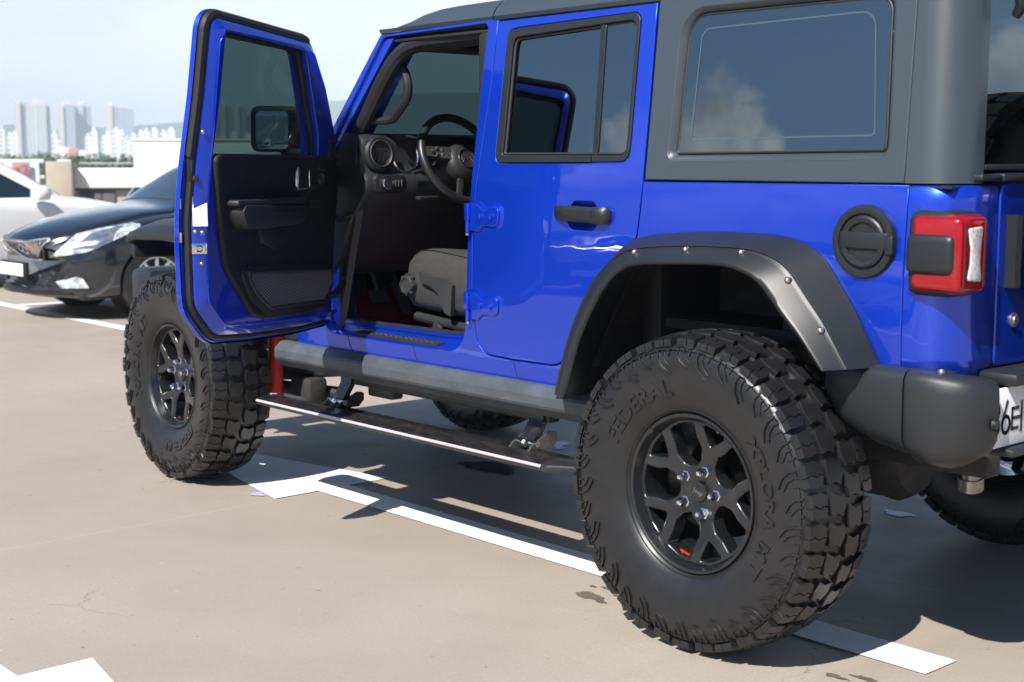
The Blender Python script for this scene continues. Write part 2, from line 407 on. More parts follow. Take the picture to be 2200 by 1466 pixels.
# ------------------------------------------------------------------ the roof deck and its paint
def deck_material():
    m = bpy.data.materials.new("taupe_deck_coating"); m.use_nodes = True; nt = m.node_tree; L = nt.links; p = nt.nodes['Principled BSDF']
    tc = nt.nodes.new('ShaderNodeTexCoord')
    def noise(scale, det=6, ro=0.6, sx=1, sy=1):
        mp = nt.nodes.new('ShaderNodeMapping'); mp.inputs['Scale'].default_value = (sx, sy, 1); L.new(tc.outputs['Object'], mp.inputs[0])
        n = nt.nodes.new('ShaderNodeTexNoise'); n.inputs['Scale'].default_value = scale; n.inputs['Detail'].default_value = det; n.inputs['Roughness'].default_value = ro
        L.new(mp.outputs[0], n.inputs['Vector']); return n.outputs[0]
    def mr(v, a, b, c, d):
        n = nt.nodes.new('ShaderNodeMapRange'); L.new(v, n.inputs[0])
        for i, q in enumerate((a, b, c, d)): n.inputs[i + 1].default_value = q
        return n.outputs[0]
    def mix(f, a, b, bt='MIX'):
        n = nt.nodes.new('ShaderNodeMix'); n.data_type = 'RGBA'; n.blend_type = bt
        if isinstance(f, float): n.inputs[0].default_value = f
        else: L.new(f, n.inputs[0])
        for i, q in ((6, a), (7, b)):
            if isinstance(q, tuple): n.inputs[i].default_value = (*q, 1)
            else: L.new(q, n.inputs[i])
        return n.outputs[2]
    def mth(op, a, b=0.0):
        n = nt.nodes.new('ShaderNodeMath'); n.operation = op
        for i, q in enumerate((a, b)):
            if isinstance(q, float): n.inputs[i].default_value = q
            else: L.new(q, n.inputs[i])
        return n.outputs[0]
    c = mix(mr(noise(0.40, 8, 0.62), 0.36, 0.64, 0, 1), (0.320, 0.278, 0.236), (0.400, 0.352, 0.303))
    c = mix(mr(noise(2.2, 6, 0.65, 1.0, 2.6), 0.56, 0.76, 0, 0.30), c, (0.43, 0.38, 0.325))          # scuffed lighter streaks
    c = mix(mr(noise(5.0, 8, 0.75), 0.60, 0.80, 0, 0.30), c, (0.27, 0.23, 0.19))
    c = mix(mr(noise(260, 3, 0.7), 0.38, 0.62, 0, 0.55), c, (0.26, 0.215, 0.17))
    c = mix(mr(noise(34, 2, 0.5), 0.735, 0.765, 0, 0.8), c, (0.10, 0.085, 0.075))                       # small dark specks
    c = mix(mr(noise(27, 2, 0.5), 0.74, 0.77, 0, 0.7), c, (0.45, 0.43, 0.40))
    c = mix(mr(noise(0.9, 4, 0.5, 3.5, 0.5), 0.60, 0.72, 0, 0.22), c, (0.24, 0.21, 0.18))                # faint wheel tracks
    c = mix(mr(noise(1.7, 9, 0.7), 0.62, 0.70, 0, 0.25), c, (0.25, 0.215, 0.18))
    c = mix(mr(noise(75, 4, 0.75), 0.30, 0.70, 0, 0.40), c, (0.225, 0.195, 0.165))                      # grain of the coating
    c = mix(mr(noise(120, 2, 0.5), 0.66, 0.72, 0, 0.45), c, (0.46, 0.42, 0.37))
    vo = nt.nodes.new('ShaderNodeTexVoronoi'); vo.feature = 'DISTANCE_TO_EDGE'; vo.inputs['Scale'].default_value = 1.1                  # hairline cracks, here and there
    wr = nt.nodes.new('ShaderNodeTexNoise'); wr.inputs['Scale'].default_value = 3.0; wr.inputs['Detail'].default_value = 6; L.new(tc.outputs['Object'], wr.inputs['Vector'])
    av = nt.nodes.new('ShaderNodeVectorMath'); av.operation = 'MULTIPLY_ADD'; L.new(wr.outputs[1], av.inputs[0]); av.inputs[1].default_value = (.5, .5, .5); L.new(tc.outputs['Object'], av.inputs[2]); L.new(av.outputs[0], vo.inputs['Vector'])
    c = mix(mth('MULTIPLY', mr(vo.outputs['Distance'], 0.0012, 0.0035, 0.55, 0), mr(noise(0.8, 3), 0.52, 0.60, 0, 1)), c, (0.12, 0.10, 0.085))
    sep = nt.nodes.new('ShaderNodeSeparateXYZ'); L.new(tc.outputs['Object'], sep.inputs[0])
    wob = mth('MULTIPLY', mth('SUBTRACT', noise(1.3, 3), 0.5), 0.02)
    for ax, off, per in ((0, 2.37, 4.6), (1, -0.172, 4.6)):                                              # saw-cut joints of the slab
        t = mth('ADD', mth('ADD', sep.outputs[ax], off + per * 40.5), wob)
        t = mth('ABSOLUTE', mth('SUBTRACT', mth('FRACT', mth('DIVIDE', t, per)), 0.5))
        c = mix(mr(t, 0.0006, 0.0012, 0.55, 0), c, (0.42, 0.36, 0.27))
    L.new(c, p.inputs['Base Color'])
    L.new(mr(noise(3.0, 6), 0.3, 0.7, 0.42, 0.62), p.inputs['Roughness']); p.inputs['Specular IOR Level'].default_value = 0.18
    b = nt.nodes.new('ShaderNodeBump'); b.inputs['Strength'].default_value = 0.25; b.inputs['Distance'].default_value = 0.002
    L.new(noise(300, 4), b.inputs['Height']); L.new(b.outputs[0], p.inputs['Normal'])
    return m
M['deck'] = deck_material()
M['paint'] = mat("white_road_paint", (0.74, 0.745, 0.75), 0.5, spec=0.4, var=0.06, vscale=5, dust=0.22, dustcol=(0.45, 0.42, 0.38), bump=0.15, bscale=200)
M['wet'] = mat("wet_stain", (0.13, 0.095, 0.070), 0.28, spec=0.5, var=0.3, vscale=20)
M['oil'] = mat("oil_stain", (0.03, 0.028, 0.027), 0.4, spec=0.4, var=0.3, vscale=20)
def ragged(p, amp, step=.022):
    """brushed edge: a few millimetres of waver along each side"""
    rn = random.Random(int(1000 * p[0][0]) + len(p)); out = []
    for i in range(len(p)):
        a, b = Vector(p[i]), Vector(p[(i + 1) % len(p)]); n = max(1, int((b - a).length / step)); t = (b - a).normalized(); nn = Vector((-t.y, t.x))
        for k in range(n): q = a + (b - a) * (k / n) + nn * (rn.uniform(-amp, amp) if k else 0); out.append((q.x, q.y))
    return out
def sheet(name, polys, z, m, kind='structure', rag=0.0):
    mb = MB()
    for p in polys:
        if rag > 0: p = ragged(p, rag)
        b = len(mb.v); mb.v += [(x, y, z) for x, y in p]; mb.f += [tuple(b + i for i in t) for t in tessel(p)]
    o = mb.build(name, m); tag(o, kind=kind); return o
mb = MB(); mb.box((-10.5, 0, -0.3), (51, 90, 0.6)); o = mb.build("roof_deck", M['deck']); tag(o, kind='structure')
def arrow(xw, yc, s, sl=2.95):       # s = -1 points to -X ; xw = where the head's wings stand
    hw, sw, hl = 0.298, 0.080, 1.55
    pts = [(xw - s * sl, yc - sw), (xw, yc - sw), (xw, yc - hw), (xw + s * hl, yc), (xw, yc + hw), (xw, yc + sw), (xw - s * sl, yc + sw)]
    return pts
sheet("painted_arrow", [arrow(-2.378, -0.462, -1)], 0.004, M['paint'], rag=.0010)
sheet("painted_arrow", [arrow(-1.078, -2.490, 1, 3.4)], 0.004, M['paint'], rag=.0010)
sheet("painted_line", [[(-11.6, 1.62), (-6.2, 1.50), (-6.2, 1.64), (-11.6, 1.76)]], 0.004, M['paint'])
sheet("painted_line", [[(-11.0, 1.75), (-10.86, 1.75), (-10.86, 6.9), (-11.0, 6.9)], [(-8.62, 1.69), (-8.48, 1.69), (-8.48, 6.9), (-8.62, 6.9)], [(-13.45, 1.9), (-13.31, 1.9), (-13.31, 6.9), (-13.45, 6.9)]], 0.005, M['paint'])
sheet("painted_line", [[(-9, -6.6), (9, -6.6), (9, -6.46), (-9, -6.46)]] + [[(x, -11.5), (x + .13, -11.5), (x + .13, -6.6), (x, -6.6)] for x in (-7.6, -5.1, -2.6, -0.1, 2.4, 4.9)], 0.005, M['paint'])
def blot(cx, cy, rx, ry, n=26, jag=0.25, seed=1):
    rnd = random.Random(seed); ph = [rnd.uniform(0, 6.28) for _ in range(5)]
    return [(cx + rx * cos(a) * k, cy + ry * sin(a) * k) for a in [2 * pi * i / n for i in range(n)] for k in [1 + jag * (sin(3 * a + ph[0]) * .5 + sin(5 * a + ph[1]) * .35 + sin(9 * a + ph[2]) * .3) + rnd.uniform(-.06, .06)]]
sheet("wet_stain", [blot(-.552, -.722, .058, .028, 40, jag=.22, seed=3), blot(-.485, -.738, .020, .012, jag=.2, seed=4), blot(-.575, -.62, .022, .012, seed=5), blot(-.50, -.655, .012, .008, seed=6), blot(-.62, -.64, .014, .008, seed=16)], 0.0025, M['wet'])
sheet("wet_stain", [blot(.415, -.735, .035, .012, jag=.4, seed=8), blot(.485, -.69, .045, .012, jag=.4, seed=9), blot(.60, -.68, .06, .01, jag=.4, seed=10)], 0.0025, M['wet'])
sheet("oil_stain", [blot(-2.257, .318, .17, .085, 40, .22, seed=11)], 0.0025, M['oil'])
sheet("pale_patch", [blot(-2.44, .926, .055, .07, jag=.3, seed=12), blot(-2.47, .86, .03, .035, seed=13), blot(-2.36, .87, .025, .03, seed=14), blot(-.5, .97, .06, .04, jag=.3, seed=15)], 0.003, M['paint'])  # pale patches on the deck, drawn with the road-marking material
sheet("pale_patch", [blot(-2.50, -.765, .04, .028, jag=.35, seed=21)], 0.003, mat("pale_blue_patch", (0.36, 0.38, 0.55), 0.5, var=.1))  # one more pale patch, blue in tone
# ------------------------------------------------------------------ wheels: axis along Y, outer face towards -Y, origin at the hub centre
TR = 0.4620; HW = 0.156
def tyre_r(y):   # crown of the carcass
    return 0.4490 - 0.95 * y * y
def make_tyre():
    mb = MB(); seg = 108
    pr = [(.222, -.085), (.232, -.098), (.238, -.108), (.262, -.121), (.295, -.133), (.335, -.1400), (.370, -.1430), (.400, -.1400), (.417, -.134), (.427, -.126), (.4330, -.117), (tyre_r(-.09), -.09), (tyre_r(-.045), -.045), (tyre_r(0), 0)]
    prof = pr + [(r, -y) for r, y in pr[-2::-1]]
    mb.lathe([(r, h) for r, h in prof], (0, 0, 0), (0, 1, 0), seg)
    def on_crown(a0):
        return lambda u, v, d: ((tyre_r(v) + 0.0150 - d) * sin(a0 + u / TR), v, (tyre_r(v) + 0.0150 - d) * cos(a0 + u / TR))
    def side_y(r): return interp(r, [.222, .232, .238, .262, .295, .335, .370, .400, .417, .427, .4330, .455], [-.085, -.098, -.108, -.121, -.132, -.1400, -.1430, -.1400, -.134, -.127, -.119, -.120])
    def on_side(a0, s=1, h=0.004):
        return lambda u, v, d: (v * sin(a0 + u), s * (side_y(v) - h + d), v * cos(a0 + u))
    NP = 34; P = 2 * pi * TR / NP
    rnd = random.Random(5)
    def blk(poly, fn, r=0.0022): mb.prism(poly, fn, 0.020, r)
    for k in range(NP):
        a0 = 2 * pi * k / NP; f = on_crown(a0); alt = k % 2; g = .0036
        o = -.138 if alt else -.131
        for s in (1, -1):
            a1 = a0 + (pi / NP if s < 0 else 0); fs = on_crown(a1)
            sh = [(-P * .46 + g, o), (P * .40 - g, o), (P * .43 - g, -.110), (P * .36 - g, -.089 if alt else -.081), (P * .05, -.077 if alt else -.071), (-P * .40 + g, -.083 if alt else -.076), (-P * .52 + g, -.104)]
            # a sipe splits the shoulder lug
            zig = [(P * .02, o), (-P * .06, -.122), (P * .05, -.106), (-P * .03, -.092), (P * .02, -.079)]
            half_a = [sh[0]] + [(u - .0015, v) for u, v in zig] + sh[5:]
            half_b = [(u + .0015, v) for u, v in zig] + sh[3:0:-1]
            for hh in (half_a, half_b): blk([(u, v * s) for u, v in hh], fs, .0016)
            # the lug carries on down the sidewall
            q = on_side(a1, s, 0.0055)
            w = pi / NP
            lug = [(-w * .86, .4325), (w * .74, .4325), (w * .70, .418 if alt else .425), (w * .30, .413 if alt else .420), (-w * .15, .419 if alt else .425), (-w * .82, .415 if alt else .423)]
            mb.prism(lug, q, 0.010, 0.0018)
            # chevron ribs lower on the sidewall
            q2 = on_side(a1, s, 0.0058)
            def rib(pts, wd, h):
                q_ = on_side(a1, s, h); poly = []
                for (u, v) in pts: poly.append((u * w - wd / .40, v))
                for (u, v) in pts[::-1]: poly.append((u * w + wd / .40, v))
                mb.prism(poly, q_, h + .004, .0007)
            if alt:
                rib([(-.62, .419), (-.62, .398), (-.30, .372), (.55, .352)], .0026, .0062); rib([(-.12, .419), (-.12, .404), (.12, .384), (.75, .368)], .0022, .0055); rib([(.48, .418), (.46, .398)], .0024, .0055)
            else:
                rib([(-.60, .421), (-.60, .404), (-.30, .386), (.40, .370)], .0026, .0062); rib([(-.05, .419), (-.05, .408), (.62, .384)], .0022, .0055); rib([(.56, .421), (.55, .402)], .0024, .0055)
        # two staggered rows of centre blocks with interlocking z-shapes
        c1 = [(-P * .48 + g, -.064), (-P * .10, -.071), (P * .40 - g, -.062), (P * .34 - g, -.040), (P * .47 - g, -.022), (P * .10, -.006), (-P * .34 + g, -.012), (-P * .30 + g, -.036)]
        for sg in (-1, 1):
            mid = [(-P * .02, -.075), (P * .05, -.052), (-P * .06, -.030), (P * .03, -.004)]
            part = [p for p in c1 if (p[0] < mid[0][0] + .02 * P) == (sg < 0)]
        blk(c1, f, .0018)
        c2 = [(-P * .46 + g, .010), (-P * .05, .003), (P * .42 - g, .014), (P * .34 - g, .036), (P * .46 - g, .062), (P * .06, .071), (-P * .36 + g, .064), (-P * .30 + g, .038)]
        blk([(u + P * .5, v) for u, v in c2], f)
    # fine mould line round the shoulder
    for s in (1, -1):
        mb.lathe([(.4135, s * -.1350), (.4145, s * -.1390), (.4155, s * -.1345)], (0, 0, 0), (0, 1, 0), seg)
        mb.lathe([(.240, s * -.1085), (.2425, s * -.1125), (.246, s * -.1115)], (0, 0, 0), (0, 1, 0), seg)
    def word(s, size, ang, r0, h=0.0046, flip=False, condense=1.0, bold=.02):
        # reads clockwise along the wheel, seen from outside (-Y)
        def fn(u, v, d):
            r = r0 + v; a = ang + u / r0
            return (r * sin(a), side_y(r) - h + d, r * cos(a))
        text_into(mb, s, size, fn, 0.005, bold * size, True, condense)
    word("FEDERAL", .062, radians(-38), .286, condense=1.18, bold=.035)
    word("XPLORA  M/T", .056, radians(88), .287, condense=1.12, bold=.03)
    word("FEDERAL", .060, radians(-38 + 180), .287, condense=1.15) if False else None
    word("37X12.50R17LT", .030, radians(196), .288, h=.0012, condense=1.1, bold=0)
    word("LOAD RANGE D", .016, radians(236), .300, h=.0008, bold=0) if False else None
    return mb
def flatten(me, zc):
    for v in me.vertices:
        w = v.co.z + zc
        if w < 0.012: v.co.z = max(w * 0.35 + 0.0065, 0.0012) - zc
RIM_Y = -0.105                                             # outer lip of the rim
def make_rim_mb():
    mb = MB()
    mb.lathe([(.2295, RIM_Y + .008), (.2320, RIM_Y + .002), (.2300, RIM_Y - .003), (.2250, RIM_Y - .004), (.2205, RIM_Y - .001), (.2175, RIM_Y + .008), (.2130, RIM_Y + .022), (.2085, RIM_Y + .034), (.2060, RIM_Y + .060), (.1960, RIM_Y + .085), (.1930, .02), (.2000, .09), (.2250, .105)], (0, 0, 0), (0, 1, 0), 96)
    # spoke face: depth below the lip as a function of radius
    def face(u, v, d):
        r = hypot(u, v); y = interp(r, [0, .035, .060, .085, .130, .170, .205, .214], [.052, .050, .046, .040, .033, .026, .022, .024])
        return (u, RIM_Y + y + d, v)
    def pol(r, a): return (r * sin(a), r * cos(a))
    outer = [pol(.2135, 2 * pi * i / 100) for i in range(100)]
    holes = []
    for k in range(5):
        s0 = radians(18.5 + 72 * k); mid = s0 + radians(36)
        # the big window between two Y-spokes
        h1 = [pol(.2015, mid - radians(13.4)), pol(.2035, mid), pol(.2015, mid + radians(13.4)), pol(.1600, mid + radians(15.0)), pol(.1290, mid + radians(21.0)), pol(.095, mid + radians(19.0)), pol(.078, mid + radians(9)), pol(.078, mid - radians(9)), pol(.095, mid - radians(19.0)), pol(.1290, mid - radians(21.0)), pol(.1600, mid - radians(15.0))]
        holes.append(rp([(x, z, .010) for x, z in h1], 3))
        # the small window in the fork of the Y
        h2 = [pol(.2005, s0 - radians(12.3)), pol(.2025, s0), pol(.2005, s0 + radians(12.3)), pol(.165, s0 + radians(6.5)), pol(.143, s0), pol(.165, s0 - radians(6.5))]
        holes.append(rp([(x, z, .006) for x, z in h2], 3))
    return mb, face, outer, holes
M['disc'] = mat('blacked_out_brake_disc', (.004, .0036, .0034), .9, spec=.08, var=.3, vscale=25)  # disc and caliper colour blacked out so the wheel windows read dark
def build_wheel(parent, loc, rz=0.0, spin=0.0, detail=True):
    mbr, face, outer, holes = make_rim_mb()
    R_ = Matrix.Rotation(spin, 4, 'Y')
    w = mbr.build("wheel", M['rim'], parent); w.location = loc; w.rotation_euler = (0, 0, rz)
    sp = panel("spokes", outer, holes, face, 0.050, 0.0095, M['rim'], w, seg=3); sp.data.transform(R_)
    ty = make_tyre().build("tyre", M['rubber'], w, sharp=32, fix=False); ty.data.transform(R_); flatten(ty.data, loc[2])
    cap = MB().lathe([(.0001, -.012), (.020, -.0115), (.028, -.009), (.031, -.004), (.033, .002), (.0335, .012)], (0, RIM_Y + .046, 0), (0, 1, 0), 40).build("centre_cap", M['rim'], w)
    for k in range(5):
        a = radians(18.5 + 72 * k); c = Vector((.0635 * sin(a), RIM_Y + .036, .0635 * cos(a)))
        nb = MB(); nb.lathe([(.0001, -.028), (.0065, -.0275), (.0110, -.022), (.0130, -.016), (.0136, -.010), (.0136, 0), (.017, .002), (.017, .012)], c, (0, 1, 0), 6)
        n = nb.build("lug_nut", M['chrome'], w, sharp=25); n.data.transform(R_)
    mk = MB()
    def lf(u, v, d): return (u, RIM_Y + .046 - .0125 + d, v)
    text_into(mk, "Jeep", .020, lambda u, v, d: (u, RIM_Y + .046 - .0127 + d, v - .006), .001)
    e = mk.build("cap_emblem", M['steel'], w, fix=False); e.data.transform(Matrix.Rotation(spin + .35, 4, 'Y'))
    dk = MB().lathe([(.03, .05), (.150, .05), (.153, .056), (.153, .07), (.150, .076), (.03, .076)], (0, 0, 0), (0, 1, 0), 48).build("brake_disc", M['disc'], w)
    ca = MB(); ca.box((.10, .03, .10), (.10, .075, .12), .012, Matrix.Rotation(radians(45), 3, 'Y')); ca.lathe([(.0001, -.03), (.06, -.03), (.075, .0), (.075, .08)], (0, 0, 0), (0, 1, 0), 24); ca.build("brake_caliper", M['disc'], w)
    # small red off-roader mark inside the rim barrel, seen low between the spokes
    mk = MB(); a0 = radians(196); rr = .2020
    prof = [(-.019, -.006), (-.019, .001), (-.008, .002), (-.006, .0075), (.001, .0075), (.003, .002), (.018, .002), (.019, -.006), (.014, -.006), (.014, -.010), (.008, -.010), (.008, -.006), (-.009, -.006), (-.009, -.010), (-.015, -.010), (-.015, -.006)]
    mk.prism(prof, lambda u, v, d: ((rr - .004 - .18 * v + d) * sin(a0 - u / rr), RIM_Y + .045 - v, (rr - .004 - .18 * v + d) * cos(a0 - u / rr)), .003)
    mk.build("red_mark", M['red'], w, fix=False)
    return w
# ------------------------------------------------------------------ the lifted off-roader.  Nose to -X, its left side towards -Y, rear axle at x=0
CY = 0.085                                                  # centre plane
ZS = [.3, .55, .66, .75, .85, .95, 1.05, 1.15, 1.25, 1.34, 1.45, 1.6, 1.75, 1.9, 2.05]
YS = [-.640, -.668, -.681, -.690, -.6960, -.6995, -.7000, -.6980, -.6925, -.6850, -.6720, -.6545, -.6370, -.6195, -.602]
def yb(z):
    # smooth barrel of the side
    if z <= ZS[0]: return YS[0]
    for i in range(len(ZS) - 1):
        if z <= ZS[i + 1]:
            p1, p2 = YS[i], YS[i + 1]; h = ZS[i + 1] - ZS[i]
            def sl(k):
                if k <= 0 or k >= len(ZS) - 1: k2 = min(max(k, 0), len(ZS) - 2); return (YS[k2 + 1] - YS[k2]) / (ZS[k2 + 1] - ZS[k2])
                return (YS[k + 1] - YS[k - 1]) / (ZS[k + 1] - ZS[k - 1])
            t = (z - ZS[i]) / h; t2, t3 = t * t, t * t * t
            return p1 * (2 * t3 - 3 * t2 + 1) + h * sl(i) * (t3 - 2 * t2 + t) + p2 * (-2 * t3 + 3 * t2) + h * sl(i + 1) * (t3 - t2)
    return YS[-1]
def side(off=0.0): return lambda u, v, d: (u, yb(v) + off + d, v)
VB = [.62 + .06 * i for i in range(24)]
V = empty("off_road_vehicle", (0, 0, 0))
tag(V, "lifted blue off-road vehicle with black hardtop, big mud tyres and its front door open", "off-road car")

# --- tub side: one sheet with the front door opening, the wheel arch and the recess of the rear door
ARCH = [(-.665, .66), (-.60, .845), (-.53, .955), (-.43, 1.06), (-.34, 1.115), (-.24, 1.135), (-.035, 1.145), (.15, 1.138), (.25, 1.11), (.32, 1.05), (.40, .96), (.47, .84)]
RD = [(-1.116, 1.883), (-1.124, 1.667), (-1.143, 1.467), (-1.162, 1.254), (-1.166, 1.028), (-1.1675, .9, .10), (-1.150, .735, .085), (-.95, .7285), (-.735, .7315, .10), (-.645, .822, .05), (-.462, 1.072), (-.385, 1.165, .06), (-.376, 1.25), (-.3705, 1.344), (-.3715, 1.595), (-.3755, 1.886)]
RDp = rp(RD, 7)
OPEN = [(-2.10, 1.40), (-2.112, .90), (-2.105, .726, .11), (-1.85, .724), (-1.42, .726), (-1.222, .730, .17), (-1.196, 1.0), (-1.187, 1.25), (-1.185, 1.40), (-1.175, 1.72), (-1.165, 1.876, .02), (-1.770, 1.866, .04), (-2.040, 1.497)]
OPp = rp(OPEN, 8)
outer = [(-2.30, .60), (-.655, .60)] + ARCH + [(.56, .80), (.56, 1.343), (-.372, 1.343)]
rd_bound = [p for p in RDp]
# the tub follows the door edge from the belt down and round to the top of the B-pillar
i0 = min(range(len(rd_bound)), key=lambda i: abs(rd_bound[i][0] + .3705) + abs(rd_bound[i][1] - 1.344))
seq = rd_bound[:i0 + 1][::-1]
outer = outer + seq[1:] + [(-1.160, 1.888), (-1.79, 1.876), (-2.086, 1.50), (-2.16, 1.46), (-2.30, 1.44)]
panel("body_side", outer, [OPp], side(), .03, .0035, M['blue'], V, vbands=VB, ubands=[-2.0, -1.5, -1.0, -.5, 0], seg=3)
# jamb of the front door opening: steps in, then turns into the cabin
def inset_ring(poly, d, dep): q = offset(poly if area(poly) > 0 else poly[::-1], d); return [(u, yb(v) + dep, v) for u, v in q]
mb = MB(); mb.loft([inset_ring(OPp, -.001, .006), inset_ring(OPp, .000, .045), inset_ring(OPp, .004, .052), inset_ring(OPp, .034, .058), inset_ring(OPp, .040, .054), inset_ring(OPp, .052, .058), inset_ring(OPp, .056, .072), inset_ring(OPp, .054, .110), inset_ring(OPp, .054, .13)], True, False)
mb.build("door_jamb", M['blue'], V, sharp=40)
mb = MB(); q = inset_ring(OPp, .054, .066); mb.tube([(a, b, c) for a, b, c in q], .009, 8, False, True); mb.build("jamb_seal", M['seal'], V)
mb = MB(); q = [p for p in inset_ring(OPp, .019, .040)]; k0 = max(range(len(q)), key=lambda i: (q[i][2] > 1.40) * 10 - q[i][0]); 
q = sorted([p for p in q if p[2] > 1.44 and p[0] < -1.20], key=lambda p: p[0]); mb.tube(q, .012, 8); mb.build("roof_rail_seal", M['seal'], V)
# recess behind the rear door gap
mb = MB(); mb.loft([inset_ring(RDp, -.004, .012), inset_ring(RDp, .02, .03)], True, False); mb.build("rear_jamb", M['seal'], V)
# far side of the shell: one plain sheet with window openings, so the cabin closes
def far(off=0.0): return lambda u, v, d: (u, 2 * CY - yb(v) - off - d, v)
fo = [(-2.30, .60), (-.655, .60)] + ARCH + [(.56, .80), (.56, 1.343), (.55, 1.886), (-1.79, 1.876), (-2.086, 1.50), (-2.16, 1.46), (-2.30, 1.44)]
w1 = rp([(-1.93, 1.46, .04), (-1.24, 1.42, .04), (-1.22, 1.81, .05), (-1.70, 1.80, .05)], 4)
w2 = rp([(-1.05, 1.42, .05), (-.45, 1.42, .05), (-.45, 1.82, .05), (-1.03, 1.82, .05)], 4)
w3 = rp([(-.24, 1.44, .05), (.46, 1.44, .05), (.44, 1.82, .05), (-.24, 1.82, .05)], 4)
panel("far_body_side", fo, [w1, w2, w3], far(), .03, .003, M['blue'], V, vbands=VB, seg=2)
for p in (w1, w2, w3): panel("far_window", offset(p if area(p) > 0 else p[::-1], -.01), [], far(-.012), .004, .001, M['win'], V, vbands=VB, seg=1)

# --- sill with its tread plate, lower rocker, seams
mb = MB(); mb.loft([[(x, -.688, .7262), (x, -.676, .732), (x, -.600, .745), (x, -.585, .742), (x, -.585, .70), (x, -.67, .69)] for x in (-2.03, -1.27)], True, True)
mb.build("sill", M['blue'], V)
mb = MB(); RT = Matrix.Rotation(radians(9.7), 3, 'X'); mb.box((-1.66, -.640, .7405), (.52, .070, .008), .003, RT)
for i in range(31):
    for k in range(4):
        y = -.664 + k * .0152 + (.004 if i % 2 else 0); mb.box((-1.895 + i * .0156, y, .7405 + (y + .640) * .171 + .0042), (.0095, .0045, .0040), .001, RT @ Matrix.Rotation(radians(45 if (i + k) % 2 else -45), 3, 'Z'), 1)
mb.build("sill_tread_plate", M['int'], V)
for x0 in (-1.935, -1.520, -.962):
    mb = MB(); mb.tube([(x0, yb(.722) - .0004, .722), (x0 + .006, yb(.69) - .0004, .69), (x0 + .025, yb(.655) - .0004, .655)], .0016, 6); mb.build("sill_seam", M['seal'], V)
# --- windscreen frame, cowl and front fender side behind the open door
def wsx(z): return -2.086 + (z - 1.50) * .788
mb = MB()
for yy in (0, 1):
    s = MB(); 
    s.loft([[(wsx(z) - .004, yb(z) + .012, z), (wsx(z) - .012, yb(z) + .045, z), (wsx(z) + .03, yb(z) + .075, z), (wsx(z) + .085, yb(z) + .06, z), (wsx(z) + .085, yb(z) + .010, z)] for z in (1.43, 1.55, 1.70, 1.86)], True, True)
    if yy: s.v = [(x, 2 * CY - y, z) for x, y, z in s.v]
    s.build("windscreen_post", M['blue'], V)
mb = MB(); mb.box((wsx(1.86) + .045, CY, 1.858), (.08, 1.34, .04), .012); mb.build("windscreen_header", M['blue'], V)
def wsf(u, v, d): return (wsx(v) + .020 + d, u, v)
panel("windscreen", rp([(-.575, 1.43), (.745, 1.43), (.715, 1.855), (-.545, 1.855)], 2), [], wsf, .006, .001, M['win_door'], V, seg=1)
# cowl, bonnet and nose (mostly hidden by the open door)
mb = MB(); prof = lambda x, h, w: [(x, CY - w, 1.02), (x, CY - w, h - .05), (x, CY - w + .03, h - .012), (x, CY - w * .6, h + .004), (x, CY, h + .012), (x, CY + w * .6, h + .004), (x, CY + w - .03, h - .012), (x, CY + w, h - .05), (x, CY + w, 1.02)]
mb.loft([prof(-2.20, 1.40, .76), prof(-2.32, 1.40, .75), prof(-3.0, 1.36, .62), prof(-3.5, 1.32, .56), prof(-3.58, 1.27, .545)], True, True); mb.build("bonnet", M['blue'], V)
mb = MB(); mb.box((-3.57, CY, 1.10), (.06, 1.02, .42), .02)
for k in range(7): mb.box((-3.605, CY - .27 + .09 * k, 1.13), (.02, .05, .26), .01)
mb.build("grille", M['blue'], V)
mb = MB(); mb.box((-3.66, CY, .80), (.20, 1.55, .19), .04); mb.build("front_bumper", M['plastic'], V)

# --- rear door
RDo = offset(RDp if area(RDp) > 0 else RDp[::-1], .0035)
TRIM_O = rp([(-1.067, 1.452), (-1.060, 1.80), (-1.056, 1.845, .05), (-.99, 1.850), (-.462, 1.861, .035), (-.441, 1.845, .03), (-.4375, 1.47), (-.440, 1.402, .055), (-.99, 1.398), (-1.066, 1.398, .05)], 6)
cup = rp([(-.70, 1.222, .02), (-.672, 1.276, .03), (-.575, 1.276, .03), (-.545, 1.225, .02), (-.575, 1.186, .03), (-.675, 1.186, .03)], 6)
door = panel("rear_door", RDo, [TRIM_O, cup], side(-.0015), .028, .0045, M['blue'], V, vbands=VB, ubands=[-1.0, -.7, -.4], seg=3)
TRIM_I = rp([(-1.030, 1.45), (-1.026, 1.78), (-1.020, 1.818, .05), (-.47, 1.839, .03), (-.4535, 1.81, .02), (-.452, 1.47), (-.4555, 1.422, .042), (-1.034, 1.424, .04)], 6)
TO2 = offset(TRIM_O if area(TRIM_O) > 0 else TRIM_O[::-1], .0005)
panel("window_trim", TO2, [TRIM_I], side(-.0045), .03, .004, M['flare'], door, vbands=VB, seg=2)
mb = MB(); TI = TRIM_I if area(TRIM_I) > 0 else TRIM_I[::-1]
mb.tube([(u, yb(v) + .008, v) for u, v in offset(TI, .004)], .0055, 6, False, True); mb.build("glass_run", M['seal'], door)
panel("window_glass", [(-1.05, 1.41), (-.60, 1.41), (-.612, 1.845), (-1.045, 1.83)], [], side(.014), .004, .0005, M['win_quarter'], door, vbands=VB, seg=1)
panel("vent_glass", [(-.592, 1.41), (-.44, 1.41), (-.44, 1.85), (-.606, 1.85)], [], side(.006), .004, .0005, M['win_quarter'], door, vbands=VB, seg=1)
panel("window_divider", [(-.604, 1.418), (-.580, 1.418), (-.5925, 1.838), (-.6165, 1.838)], [], side(.001), .02, .003, M['flare'], door, vbands=VB, seg=2)
